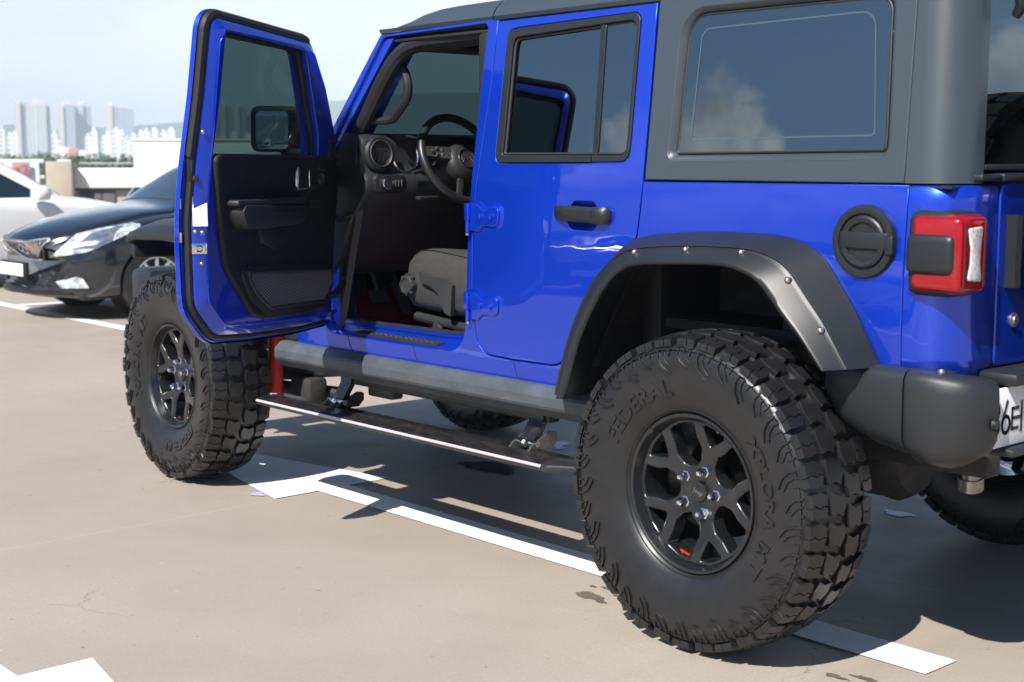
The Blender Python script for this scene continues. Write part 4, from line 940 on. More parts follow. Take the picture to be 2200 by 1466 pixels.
# trim panel
PT = rp([(.866, 1.430, .03), (.818, 1.18), (.784, 1.035), (.635, .862, .05), (.55, .838, .03), (.25, .832, .04), (.118, .88, .05), (.062, .98, .05), (.030, 1.28), (.052, 1.40, .04), (.14, 1.418), (.20, 1.424)], 6)
panel("door_trim", PT, [], din(.103), .03, .014, M['int_soft'], fd, vbands=VB, ubands=[.3, .6], seg=3)
mb = MB(); mb.prism(rp([(.800, 1.262, .03), (.345, 1.245, .015), (.372, 1.176, .02), (.600, 1.166, .02), (.745, 1.170, .05)], 5), lambda u, v, d: (u, .170 - d + (v - 1.2) * .08, v), .09, .022); mb.box((.575, .125, 1.262), (.44, .075, .022), .010); mb.build("armrest", M['int'], fd)
mb = MB(); mb.prism(rp([(.60, 1.168, .01), (.395, 1.172, .01), (.42, 1.12, .02), (.50, 1.085, .02), (.58, 1.11, .02)], 4), lambda u, v, d: (u, .119 - d, v), .03, .008); mb.build("pull_cup", M['seal'], fd)
mb = MB(); bz = rp([(.392, 1.388, .02), (.30, 1.398, .02), (.215, 1.388, .02), (.185, 1.345, .02), (.190, 1.300, .02), (.25, 1.292, .02), (.36, 1.296, .02), (.40, 1.32, .02)], 4)
mb.prism(bz, lambda u, v, d: (u, .114 - d, v), .03, .006); hd = mb.build("handle_bezel", M['int'], fd)
mb = MB(); rg_ = rp([(.352, 1.392, .012), (.262, 1.388, .012), (.258, 1.304, .012), (.352, 1.300, .012)], 4)
mb.tube([(u, .117, v) for u, v in rg_], .0038, 8, False, True); mb.box((.342, .118, 1.345), (.012, .010, .080), .004); mb.build("inner_handle", M['chrome'], fd)
mb = MB(); mb.prism(rp([(.346, 1.386, .01), (.268, 1.384, .01), (.264, 1.308, .01), (.346, 1.306, .01)], 3), lambda u, v, d: (u, .1155 - d, v), .004); mb.build("handle_pocket", M['seal'], fd)
mb = MB(); c = (.178, .113, 1.338); mb.lathe([(.0001, .012), (.012, .012), (.016, .009), (.020, .009), (.022, .004), (.022, -.01)], c, (0, 1, 0), 24); mb.box((.182, .121, 1.378), (.036, .01, .018), .003); mb.build("mirror_switch", M['int'], fd)
mb = MB(); mb.tube([(c[0] + .0185 * cos(a), .1225, c[2] + .0185 * sin(a)) for a in [2 * pi * k / 20 for k in range(20)]], .0014, 6, False, True); mb.tube([(c[0] + .008 * cos(a), .1255, c[2] + .008 * sin(a)) for a in [2 * pi * k / 12 for k in range(12)]], .0010, 6, False, True); mb.build("switch_ring", M['chrome'], fd)
mb = MB(); mb.box((.215, .112, 1.245), (.062, .014, .032), .005); mb.box((.222, .120, 1.245), (.012, .004, .014), .001); mb.box((.202, .120, 1.245), (.012, .004, .014), .001); mb.build("lock_switch", M['int'], fd)
# map pocket: frame, backing and net
NET = [(.690, 1.018), (.40, 1.006), (.112, .992), (.104, .93), (.165, .872), (.535, .880), (.620, .935)]
mb = MB(); mb.prism(rp([(.725, 1.045, .03), (.08, 1.012, .03), (.075, .93, .04), (.15, .845, .04), (.55, .850, .04), (.645, .915, .03)], 4), lambda u, v, d: (u, .108 - d, v), .02, .006); mb.build("map_pocket", M['seal'], fd)
mb = MB(); mb.tube([(u, .114, v) for u, v in rp([(u, v, .02) for u, v in NET], 4)], .0065, 8, False, True); mb.tube([(.69, .118, 1.018), (.40, .122, 1.005), (.112, .118, .992)], .008, 8); nf = mb.build("net_frame", M['int'], fd)
def clip(poly, a, b):
    ts = []; n = len(poly)
    for i in range(n):
        p, q = poly[i], poly[(i + 1) % n]; dx, dy = b[0] - a[0], b[1] - a[1]; ex, ey = q[0] - p[0], q[1] - p[1]; den = dx * ey - dy * ex
        if abs(den) < 1e-9: continue
        t = ((p[0] - a[0]) * ey - (p[1] - a[1]) * ex) / den; s = ((p[0] - a[0]) * dy - (p[1] - a[1]) * dx) / den
        if 0 <= s <= 1: ts.append(t)
    ts.sort(); return [(ts[i], ts[i + 1]) for i in range(0, len(ts) - 1, 2)]
mb = MB()
for k in range(-14, 60):
    for sg in (1, -1):
        u0 = .05 + k * .0165; a, b = (u0, .86), (u0 + sg * .22, 1.03)
        for t0, t1 in clip(NET, a, b):
            A = (a[0] + (b[0] - a[0]) * t0, .1155, a[1] + (b[1] - a[1]) * t0); B = (a[0] + (b[0] - a[0]) * t1, .1155, a[1] + (b[1] - a[1]) * t1)
            if hypot(A[0] - B[0], A[2] - B[2]) > .01: mb.tube([A, B], .0015, 4)
M['net'] = mat("grey_net_cord", (.16, .16, .17), .7, var=.1)
mb.build("pocket_net", M['net'], fd)
# free end of the door: latch, screws, label on the slanted closing face
def endf(v, k=.5): return Vector((.944 - .034 - .032 * k, yb(v) - YB0 + .054 + .029 * k, v))
NE = Vector((.67, .74, 0))
mb = MB(); mb.box(endf(1.112) + NE * .002, (.052, .005, .036), .0015, RZ); mb.box(endf(1.112, .2) + NE * .006, (.010, .012, .022), .003, RZ); mb.box(endf(1.112, .85) + NE * .006, (.012, .012, .026), .003, RZ); mb.build("door_latch", M['chrome'], fd)
mb = MB(); mb.tube([endf(1.112 + dz, k) + NE * .0075 for k, dz in ((.15, .008), (.55, .010), (.9, .0), (.55, -.010), (.15, -.008))], .0028, 6); mb.build("latch_claw", M['seal'], fd)
for k, v in ((.2, 1.168), (.75, 1.165), (.7, 1.060), (.4, 1.50)): mb = MB(); mb.lathe([(.0001, .006), (.004, .006), (.0075, .003), (.0075, -.004)], endf(v, k), NE, 12); mb.build("latch_screw", M['steel'], fd)
mb = MB(); mb.box(endf(1.237) + NE * .0008, (.050, .0016, .100), 0, RZ @ Matrix.Rotation(radians(2.5), 3, 'X')); mb.build("paper_label", M['white'], fd)
mb = MB(); mb.box((.918, .052, 1.40), (.014, .016, .13), .004, RZ); mb.lathe([(.0001, .01), (.008, .01), (.012, .004), (.012, -.01)], endf(1.345, .05), NE, 14); mb.build("seal_clip", M['plastic'], fd)
M['pad'] = mat("grey_foam_pad", (.16, .15, .13), .8, var=.1)
for z in (1.262, 1.150): mb = MB(); mb.box((.938, .024, z), (.006, .014, .034), .002); mb.build("edge_pad", M['pad'], fd)
# outside mirror on the door skin, seen through the glass
mb = MB(); mb.prism(rp([(-.228, 1.440, .03), (-.004, 1.440, .03), (.006, 1.612, .03), (-.226, 1.618, .03)], 5), lambda u, v, d: (.135 - d, u, v), .105, .016); mb.box((.10, -.01, 1.42), (.10, .10, .07), .02); mi = mb.build("door_mirror", M['plastic'], fd)
mb = MB(); mb.prism(rp([(-.197, 1.450, .02), (-.050, 1.450, .02), (-.047, 1.594, .02), (-.196, 1.597, .02)], 5), lambda u, v, d: (.1365 - d, u, v), .004, .001); mb.build("mirror_glass", M['mirror'], fd)
mb = MB(); mb.cyl((.085, .075, 1.395), (.085, .075, 1.470), .042, .047, 24); mb.lathe([(.0001, .486), (.05, .486), (.056, .483), (.056, .478), (.046, .474), (.044, .46)], (.085, .075, 1.0), (0, 0, 1), 28); mb.build("trim_pod", M['int'], fd)
mb = MB(); mb.box((.13, .075, 1.402), (.26, .05, .05), .02); mb.build("trim_corner", M['int'], fd)
# wiring boot and check strap between door and body: parts of the vehicle
mb = MB(); mb.tube(crom([(-2.03, -.79, .90), (-2.00, -.765, .885), (-1.985, -.72, .885), (-2.00, -.67, .915), (-2.03, -.63, .94)], 6), .014, 10); mb.build("wiring_boot", M['seal'], V)
mb = MB(); mb.tube(crom([(-2.08, -.70, 1.49), (-2.07, -.695, 1.44), (-2.075, -.69, 1.37), (-2.08, -.69, 1.30)], 6), [.016] * 18 + [.010], 8); mb.build("check_strap", M['net'], V)
mb = MB(); mb.tube(crom([(-2.05, -.66, 1.19), (-2.0, -.68, 1.17), (-1.95, -.67, 1.19), (-1.92, -.63, 1.20)], 6), .005, 6); mb.build("wire", M['seal'], V)

# ------------------------------------------------------------------ cabin
mb = MB(); mb.box((-1.30, CY, .66), (1.85, 1.34, .03)); mb.loft([[(-2.22, y, .675), (-2.45, y, 1.0), (-2.45, y, 1.46), (-2.47, y, 1.46), (-2.47, y, .99), (-2.24, y, .64)] for y in (-.64, .81)], True, True)
mb.box((-1.35, .085, .78), (1.9, .22, .24), .05); mb.box((-.45, CY, 1.0), (.10, 1.3, .7), .04)
mb.build("cabin_floor", M['int_soft'], V)
mb = MB(); mb.box((-1.93, -.36, .682), (.60, .44, .012), .004); mb.loft([[(-2.215, y, .70), (-2.33, y, .86), (-2.325, y, .865), (-2.208, y, .705)] for y in (-.58, -.14)], True, True); mb.build("floor_mat", M['carpet'], V)
mb = MB(); 
for x0, y0, z0, w in ((-2.10, -.415, .850, .09), (-2.12, -.285, .835, .055)):
    mb.box((x0, y0, z0), (.018, w, .06 if w > .08 else .15), .005, Matrix.Rotation(radians(-30), 3, 'Y')); mb.tube([(x0 - .01, y0, z0 + .02), (x0 - .08, y0 + .01, z0 + .14), (x0 - .14, y0 + .01, z0 + .30)], .010, 8)
mb.build("pedals", M['steel_dark'] if 'steel_dark' in M else M['alu'], V)
# dashboard: rolled top, upright face, lower bolster, end cap towards the open door
mb = MB(); pf = [(-2.16, 1.508), (-1.95, 1.512), (-1.885, 1.502), (-1.862, 1.482), (-1.865, 1.455), (-1.875, 1.40), (-1.872, 1.365), (-1.850, 1.350), (-1.838, 1.325), (-1.845, 1.285), (-1.880, 1.245), (-1.95, 1.17), (-2.02, 1.02), (-2.10, .95), (-2.2, .95), (-2.2, 1.4)]
mb.loft([[(x - .012, y, z) for x, z in pf] if y in (-.655, .825) else [(x, y, z) for x, z in pf] for y in (-.655, -.640, .810, .825)], True, True)
db = mb.build("dashboard", M['int'], V, sharp=50)
mb = MB(); mb.loft([[(-2.045, -.610, z), (-2.03, -.628, z), (-1.895 - max(0, 1.30 - z) * .28, -.650, z), (-1.880 - max(0, 1.30 - z) * .28, -.630, z), (-2.045, -.58, z)] for z in (.74, 1.0, 1.20, 1.30, 1.50)], True, True); mb.build("kick_panel", M['int'], V, sharp=40)
mb = MB(); mb.box((-1.925, -.662, 1.435), (.062, .008, .085), .003)
for k in range(5): mb.box((-1.925, -.667, 1.405 + k * .015), (.048, .008, .004), .001, Matrix.Rotation(radians(18), 3, 'Y'))
mb.build("demister_vent", M['seal'], V)
def ring_obj(name, c, ax, prof, m, par=None, seg=40): b = MB(); b.lathe(prof, c, ax, seg); return b.build(name, m, par or db)
AX = Vector((1, 0, .12)).normalized()
cv = Vector((-1.872, -.578, 1.432))
ring_obj("vent_bezel", cv, AX, [(.074, -.01), (.071, .012), (.062, .020), (.054, .020), (.052, .012), (.050, -.02)], M['int'])
ring_obj("vent_ring", cv, AX, [(.0535, .016), (.0530, .023), (.0505, .024), (.0490, .018)], M['steel'])
b = MB(); b.cyl(cv - AX * .03, cv - AX * .028, .05)
for k in (-1, 0, 1): b.tube([cv + AX * (.004 - abs(t) * .15) + Vector((0, .004 + k * .017 + .012 * (1 - (t / .045) ** 2), t)) for t in (-.042, -.03, -.015, 0, .015, .03, .042)], [.001, .0035, .0045, .005, .0045, .0035, .001], 6)
b.build("vent_blades", M['seal'], db)
cg = Vector((-1.876, -.450, 1.422)); ring_obj("gauge_ring", cg, AX, [(.066, -.005), (.066, .010), (.062, .014), (.058, .010), (.056, -.01)], M['chrome'])
M['gauge'] = mat("gauge_face", (.012, .013, .016), .08, coat=1.0, var=.2, vscale=20)
ring_obj("gauge_face", cg, AX, [(.0001, -.004), (.057, -.004), (.057, -.01)], M['gauge'])
b = MB(); b.box(cg + Vector((.0, .03, .022)), (.003, .022, .022), .001, None, 1); b.tube([cg + Vector((0, -.035, -.03)), cg + Vector((0, .015, -.028))], .0015, 6); b.build("gauge_display", M['white'], db)
cg2 = Vector((-1.876, -.18, 1.422)); ring_obj("gauge_ring", cg2, AX, [(.066, -.005), (.066, .010), (.062, .014), (.058, .010), (.056, -.01)], M['chrome'])
ring_obj("gauge_face", cg2, AX, [(.0001, -.004), (.057, -.004), (.057, -.01)], M['gauge'])
b = MB(); b.loft([[(-1.95, -.52, 1.50), (-1.84, -.50, 1.505), (-1.825, -.48, 1.495), (-1.95, -.48, 1.46)], [(-1.95, -.12, 1.50), (-1.84, -.14, 1.505), (-1.825, -.15, 1.495), (-1.95, -.15, 1.46)]], True, True); b.build("gauge_hood", M['int'], db)
b = MB(); b.prism(rp([(-.632, 1.352, .02), (-.478, 1.352, .02), (-.470, 1.30, .02), (-.50, 1.276, .02), (-.62, 1.278, .025)], 4), lambda u, v, d: (-1.826 - d, u, v), .03, .007); b.build("switch_plate", M['seal'], db)
b = MB(); b.prism(rp([(-.605, 1.338, .012), (-.490, 1.338, .012), (-.490, 1.300, .012), (-.605, 1.300, .012)], 4), lambda u, v, d: (-1.823 - d, u, v), .01, .002); b.build("light_switch", M['int'], db)
ring_obj("switch_knob", Vector((-1.822, -.576, 1.319)), AX, [(.024, -.004), (.0235, .008), (.020, .012), (.0001, .012)], M['int'], seg=24)
ring_obj("knob_ring", Vector((-1.822, -.576, 1.319)), AX, [(.0245, .004), (.0245, .009), (.022, .0105), (.021, .008)], M['chrome'], seg=24)
for y in (-.535, -.520, -.505): b = MB(); b.box((-1.819, y, 1.319), (.006, .006, .026), .002); b.build("dimmer_wheel", M['steel'], db)
# steering wheel
cw = Vector((-1.745, -.275, 1.412)); ax = Vector((.905, 0, .425)).normalized(); up = Vector((-.425, 0, .905)); lf = Vector((0, -1, 0))
def wp(a, r, h=0): return cw + (lf * sin(a) + up * cos(a)) * r + ax * h
b = MB(); b.tube([wp(2 * pi * k / 48, .180, .02 * 0) for k in range(48)], .0165, 14, False, True); sw = b.build("steering_wheel", M['leather'], V)
b = MB()
b.lathe([(.0001, .046), (.045, .044), (.068, .034), (.078, .018), (.078, -.01)], cw - up * .02, ax, 32)
b.build("wheel_hub", M['int'], sw)
b = MB()
for a in (radians(80), radians(-80)):
    b.loft([[wp(a, .06, .03) + up * .028, wp(a, .06, .036) - up * .028, wp(a, .06, .0) - up * .028, wp(a, .06, .0) + up * .028], [wp(a, .172, .012) + up * .020, wp(a, .172, .012) - up * .020, wp(a, .172, -.006) - up * .02, wp(a, .172, -.006) + up * .02]], True, True)
for a in (radians(160), radians(-160)):
    b.loft([[wp(a, .06, .02) + lf * .012, wp(a, .06, .02) - lf * .012, wp(a, .06, .0) - lf * .012, wp(a, .06, .0) + lf * .012], [wp(a, .172, .006) + lf * .010, wp(a, .172, .006) - lf * .010, wp(a, .172, -.006) - lf * .01, wp(a, .172, -.006) + lf * .01]], True, True)
b.build("wheel_spokes", M['steel_dark'] if 'steel_dark' in M else M['int'], sw)
for k, (da, r) in enumerate(((74, .10), (86, .10), (74, .125), (86, .125), (80, .145))): b = MB(); b.box(wp(radians(da), r, .026), (.008, .012, .012), .003); b.build("wheel_button", M['steel'], sw)
ring_obj("hub_emblem_ring", cw - up * .02 - ax * .006, ax, [(.041, .046), (.041, .054), (.0375, .055), (.036, .050)], M['chrome'], sw)
b = MB(); text_into(b, "Jeep", .034, lambda u, v, d: cw + Vector((0, 1, 0)) * u + up * (v - .030) + ax * (.0475 - d), .002); b.build("hub_lettering", M['chrome'], sw, fix=False)
b = MB(); b.cyl(cw - ax * .02, cw - ax * .26 - Vector((0, 0, .02)), .055, .075, 20); b.tube([cw - ax * .07 + lf * .05, cw - ax * .06 + lf * .20 - up * .03], [.011, .008], 8); b.box(cw - ax * .10 + lf * .13 - up * .12, (.03, .10, .016), .005); b.build("steering_column", M['int'], sw)
# windscreen pillar trim, grab handle, roof cage, visor
def cage(pts, w, name, m):
    mb = MB(); mb.tube(crom(pts, 5), w, 10); return mb.build(name, m, V)
cage([(-2.05, -.60, 1.42), (-1.93, -.60, 1.56), (-1.80, -.595, 1.72), (-1.72, -.585, 1.80), (-1.62, -.575, 1.838), (-1.45, -.57, 1.845), (-1.1, -.565, 1.848)], .031, "cage_tube", M['int'])
cage([(-2.02, .77, 1.42), (-1.90, .77, 1.56), (-1.77, .765, 1.72), (-1.69, .755, 1.80), (-1.59, .745, 1.838), (-1.1, .735, 1.848)], .031, "cage_tube", M['int'])
mb = MB(); mb.tube(crom([(-1.765, -.555, 1.765), (-1.735, -.55, 1.74), (-1.715, -.55, 1.69), (-1.725, -.55, 1.64), (-1.785, -.55, 1.585), (-1.815, -.55, 1.565), (-1.86, -.56, 1.56), (-1.93, -.58, 1.56)], 5), .0175, 10); mb.build("grab_handle", M['int'], V)
mb = MB(); mb.box((-1.66, CY, 1.842), (.16, 1.24, .05), .02); mb.build("header_trim", M['int_soft'], V)
mb = MB(); mb.box((-1.585, -.27, 1.828), (.16, .40, .018), .008, Matrix.Rotation(radians(6), 3, 'Y')); vz = mb.build("sun_visor", M['int_soft'], V)
mb = MB(); mb.box((-1.57, -.25, 1.816), (.06, .11, .002), 0, Matrix.Rotation(radians(6), 3, 'Y')); mb.build("visor_label", mat("faded_warning_label", (.42, .33, .20), .6, var=.3, vscale=60), vz)
mb = MB(); mb.box((-1.165, CY, 1.85), (.10, 1.25, .07), .025); mb.box((-1.185, -.60, 1.35), (.07, .06, 1.0), .02); mb.box((-1.185, .77, 1.35), (.07, .06, 1.0), .02); mb.build("cage_hoop", M['int_soft'], V)
# seats
def seat(y0):
    s = MB(); cs = []
    for x, zt, zb_, w in ((-1.785, .965, .885, .205), (-1.778, 1.005, .862, .228), (-1.755, 1.043, .848, .238), (-1.70, 1.066, .842, .245), (-1.62, 1.070, .838, .248), (-1.45, 1.055, .830, .248), (-1.25, 1.030, .825, .240)):
        cs.append([(x, y0 - w + .02, zb_), (x, y0 - w, zb_ + .03), (x, y0 - w - .004, (zt + zb_) / 2), (x, y0 - w + .004, zt - .03), (x, y0 - w + .028, zt - .004), (x, y0 - w + .075, zt + .002), (x, y0, zt - .012), (x, y0 + w - .075, zt + .002), (x, y0 + w - .028, zt - .004), (x, y0 + w - .004, zt - .03), (x, y0 + w, (zt + zb_) / 2), (x, y0 + w, zb_ + .03), (x, y0 + w - .02, zb_)])
    s.loft(cs, True, True); se = s.build("seat", M['fabric'], V, sharp=60)
    s = MB(); s.tube([(c[4][0], c[4][1] - .002, c[4][2] + .001) for c in cs[1:]], .0022, 6); s.build("seam_piping", M['int_soft'], se)
    s = MB(); s.loft([[(x, y0 - w, z), (x - .05, y0 - w * .9, z), (x - .06, y0, z), (x - .05, y0 + w * .9, z), (x, y0 + w, z), (x + .10, y0 + w * .8, z), (x + .10, y0 - w * .8, z)] for x, z, w in ((-1.20, .98, .22), (-1.16, 1.2, .245), (-1.09, 1.5, .235), (-1.05, 1.62, .16))], True, True); s.box((-1.02, y0, 1.72), (.10, .26, .18), .04); s.build("seat_back", M['fabric'], se, sharp=60)
    return se
st1 = seat(-.285); seat(.455)
b = MB(); c = Vector((-1.735, -.538, .930)); b.lathe([(.038, .012), (.038, -.014), (.034, -.020), (.026, -.021), (.024, -.017), (.0001, -.016)], c, (0, 1, 0), 28)
for k in range(8): a = 2 * pi * k / 8; b.box(c + Vector((.037 * cos(a), -.006, .037 * sin(a))), (.014, .022, .012), .004, Matrix.Rotation(-a, 3, 'Y'))
b.build("height_knob", M['part'], st1)
b = MB(); b.loft([[(x, y, z + h) for x, y, z, h in r] for r in ([(-1.655, -.535, .985, 0), (-1.655, -.552, .985, 0), (-1.650, -.552, .945, 0), (-1.650, -.535, .945, 0)], [(-1.58, -.535, .970, 0), (-1.58, -.560, .970, 0), (-1.575, -.560, .935, 0), (-1.575, -.535, .935, 0)], [(-1.50, -.535, .968, 0), (-1.50, -.562, .968, 0), (-1.535, -.562, .915, 0), (-1.535, -.535, .915, 0)], [(-1.475, -.535, .95, 0), (-1.475, -.562, .95, 0), (-1.49, -.562, .84, 0), (-1.49, -.535, .84, 0)], [(-1.455, -.535, .945, 0), (-1.455, -.555, .945, 0), (-1.465, -.555, .83, 0), (-1.465, -.535, .83, 0)])], True, True); b.build("recline_lever", M['part'], st1)
b = MB(); b.tube([(-1.735, -.50, .805), (-1.25, -.50, .770)], .018, 10); b.box((-1.62, -.505, .735), (.05, .03, .13), .008, Matrix.Rotation(radians(35), 3, 'Y')); b.box((-1.45, -.30, .74), (.5, .36, .10), .01); b.build("seat_rail", M['steel_dark'], st1)
# dark trim on the inside of the far wall
def fin(off): return lambda u, v, d: (u, 2 * CY - yb(v) - off + d, v)
panel("far_trim", [(-2.10, .68), (-.45, .68), (-.45, 1.405), (-1.95, 1.405), (-2.10, 1.45)], [], fin(.06), .02, .004, M['int_soft'], V, vbands=VB, seg=1)
mb = MB(); mb.box((-1.13, .75, 1.62), (.14, .03, .42), .01); mb.build("far_pillar_trim", M['int_soft'], V)
panel("door_liner", [(-1.16, .70), (-.62, .74), (-.40, 1.10), (-.385, 1.40), (-1.16, 1.40)], [], side(.035), .03, .004, M['int_soft'], V, vbands=VB, seg=1)
mb = MB(); mb.box((.12, CY, .90), (1.0, 1.3, .03)); mb.build("cargo_floor", M['int_soft'], V)
# ------------------------------------------------------------------ two parked saloons beyond (local: nose towards -Y, left flank towards +X)
from mathutils.bvhtree import BVHTree
def saloon_body(yo=0.0):
    ST = [  # s, bottom, sill w, max w, shoulder z, shoulder w, top z, top w
        (0.00, .26, .62, .66, .60, .60, .690, .42), (.06, .215, .70, .74, .635, .69, .735, .50), (.20, .20, .80, .84, .70, .80, .790, .58), (.50, .20, .855, .895, .79, .86, .870, .62), (.95, .19, .875, .920, .86, .885, .950, .64), (1.32, .19, .88, .925, .92, .885, .995, .66),
        (1.62, .19, .88, .928, .955, .88, 1.150, .65), (2.05, .19, .88, .930, .975, .87, 1.385, .60), (2.45, .19, .88, .930, .99, .865, 1.455, .57), (2.9, .19, .88, .930, 1.0, .865, 1.468, .56), (3.4, .19, .88, .930, 1.01, .865, 1.43, .56), (3.9, .20, .88, .925, 1.02, .86, 1.28, .58), (4.3, .22, .87, .91, 1.03, .84, 1.12, .62), (4.65, .25, .84, .88, 1.02, .80, 1.07, .60), (4.88, .30, .76, .80, .95, .72, 1.00, .55), (4.93, .40, .70, .72, .85, .66, .90, .5)]
    S2 = crom(ST, 4); rings = []
    for s, zb, ws, wm, zs, wsh, zt, wt in S2:
        k = max(0.0, 1 - s / 1.1) ** 1.6 * .42
        half = [(0, zb), (ws * .8, zb), (ws, zb + .05), (wm, zb + .20), (wm + .004, .5 * (zb + .2 + zs)), (wsh + (wm - wsh) * .8, zs - .07), (wsh, zs), (wt + (wsh - wt) * .55, zs + (zt - zs) * .42), (wt + .03, zt - .035 - (zt - zs) * .06), (wt - .02, zt - .008), (wt * .5, zt + .018), (0, zt + .026)]
        half = [(x, z) for x, z in crom(half, 3)]
        ring = [(x, s + k * (x / .9) ** 2, z) for x, z in half] + [(-x, s + k * (x / .9) ** 2, z) for x, z in half[-2:0:-1]]
        rings.append(ring)
    return rings
def arch_cut(rings, wheels, r=.355):
    mb = MB(); mb.loft(rings, True, True); me = mb.mesh("saloon", 40)
    o = bpy.data.objects.new("cutting", me); COL.objects.link(o)
    cs = []
    for s in wheels:
        for sg in (1, -1):
            c = MB(); c.cyl((sg * .62, s, .335), (sg * 1.1, s, .335), r, seg=40); co = bpy.data.objects.new("cutter", c.mesh("cutter")); COL.objects.link(co); cs.append(co)
            b = o.modifiers.new("b", 'BOOLEAN'); b.object = co; b.operation = 'DIFFERENCE'; b.solver = 'EXACT'
    dg = bpy.context.evaluated_depsgraph_get(); dg.update(); out = bpy.data.meshes.new_from_object(o.evaluated_get(dg))
    for c in cs + [o]: bpy.data.objects.remove(c)
    out.polygons.foreach_set('use_smooth', [True] * len(out.polygons)); out.set_sharp_from_angle(angle=radians(35)); out.materials.clear(); return out
def saloon(name, loc, rz, paint, label, lampy=True):
    root = empty(name, loc, rz); tag(root, label, "car")
    rings = saloon_body(); me = arch_cut(rings, (.95, 3.795)); body = link("body", me, paint, root)
    b = MB(); b.loft(rings, True, True); bv = BVHTree.FromPolygons(b.v, b.f)
    def ray(o, d): h = bv.ray_cast(Vector(o), Vector(d).normalized()); return h[0], h[1]
    def front(off): 
        def fn(u, v, d):
            p, n = ray((u, -1, v), (0, 1, 0)); p = p or Vector((u, .3, v)); return p + Vector((0, d - off, 0))
        return fn
    E_ = Vector((.455, .89, 0)).normalized(); NN = Vector((E_.y, -E_.x, 0)); A0 = Vector((.42, .10, 0))
    def cornerf(off, s=1):
        def fn(u, v, d):
            q = A0 + E_ * u; q.z = v; p, n = ray(q + NN * 1.0, -NN); p = p or q; p = p + NN * (off - d)
            return Vector((p.x * s, p.y, p.z))
        return fn
    def sidef(off, s=1):
        def fn(u, v, d): p, n = ray((1.5, u, v), (-1, 0, 0)); p = p or Vector((.9, u, v)); return Vector(((p.x + off - d) * s, p.y, p.z))
        return fn
    def patch(nm, poly, fn, m, t=.012, par=None, n=14):
        """polygon laid on the bodywork, gridded so that it follows it"""
        us = [p[0] for p in poly]; vs = [p[1] for p in poly]; bm = bmesh.new(); pv = [bm.verts.new((a, c, 0)) for a, c in poly]; bm.faces.new(pv)
        for k in range(1, n):
            for co, no in (((min(us) + (max(us) - min(us)) * k / n, 0, 0), (1, 0, 0)), ((0, min(vs) + (max(vs) - min(vs)) * k / n, 0), (0, 1, 0))):
                bmesh.ops.bisect_plane(bm, geom=list(bm.verts) + list(bm.edges) + list(bm.faces), dist=1e-6, plane_co=co, plane_no=no)
        bm.verts.index_update(); b2 = MB(); b2.add([fn(v.co.x, v.co.y, 0) for v in bm.verts], [[v.index for v in f.verts] for f in bm.faces])
        be = [e for e in bm.edges if len(e.link_faces) == 1]; nb = len(bm.verts); b2.v += [tuple(fn(v.co.x, v.co.y, t)) for v in bm.verts]
        for e in be: i, j = e.verts[0].index, e.verts[1].index; b2.f.append((i, j, nb + j, nb + i))
        bm.free(); return b2.build(nm, m, par or root, sharp=40)
    # glasshouse
    def topf(off):
        def fn(u, v, d): p, n = ray((u, v, 3), (0, 0, -1)); p = p or Vector((u, v, 1)); return p + Vector((0, -.5, .8)).normalized() * (off - d)
        return fn
    patch("windscreen", [(-.66, 1.40), (.66, 1.40), (.585, 2.02), (-.585, 2.02)], topf(.006), M['win_car'])
    def topb(off):
        def fn(u, v, d): p, n = ray((u, v, 3), (0, 0, -1)); p = p or Vector((u, v, 1)); return p + Vector((0, .5, .8)).normalized() * (off - d)
        return fn
    patch("rear_window", [(-.56, 3.55), (.56, 3.55), (.62, 4.18), (-.62, 4.18)], topb(.006), M['win_car'])
    for s in (1, -1):
        patch("side_window", [(1.63, 1.0), (1.80, 1.09), (2.10, 1.265), (2.45, 1.375), (2.80, 1.395), (2.80, 1.005)], sidef(.006, s), M['win_car'])
        patch("side_window", [(2.86, 1.008), (2.86, 1.395), (3.25, 1.37), (3.62, 1.265), (3.80, 1.12), (3.70, 1.035)], sidef(.006, s), M['win_car'])
        mm = MB(); mm.loft([[(s * (.91 + .25 * t), 1.82 + dy, 1.035 + dz) for dy, dz in ((-.09 * k, -.06 * k), (-.125 * k, .02 * k), (-.06 * k, .095 * k), (.06 * k, .085 * k), (.07 * k, -.06 * k))] for t, k in ((0, .35), (.15, .9), (.55, 1.1), (.9, .95), (1.0, .6))], True, True); mm.build("door_mirror", paint, root, sharp=60)
        patch("headlight", [(.06, .567), (.287, .769), (.50, .820), (.771, .862), (.839, .849), (.83, .812), (.60, .71), (.372, .612), (.20, .585)], cornerf(.010, s), M['headlamp'], .02)
        f = patch("fog_lamp", [(.102, .352), (.277, .398), (.336, .381), (.385, .297), (.143, .294)], cornerf(.006, s), M['headlamp'], .01)
        patch("fog_recess", [(.05, .34), (.26, .42), (.36, .41), (.43, .28), (.10, .272)], cornerf(.001, s), M['seal'], .01)
        patch("headlight_bezel", [(.25, .64), (.42, .78), (.70, .845), (.62, .78), (.60, .715), (.44, .645)], cornerf(.0118, s), M['lampgrey'], .003)
        patch("headlight_reflector", [(.34, .70), (.44, .745), (.56, .775), (.56, .715), (.44, .655)], cornerf(.0125, s), M['chrome'], .004)
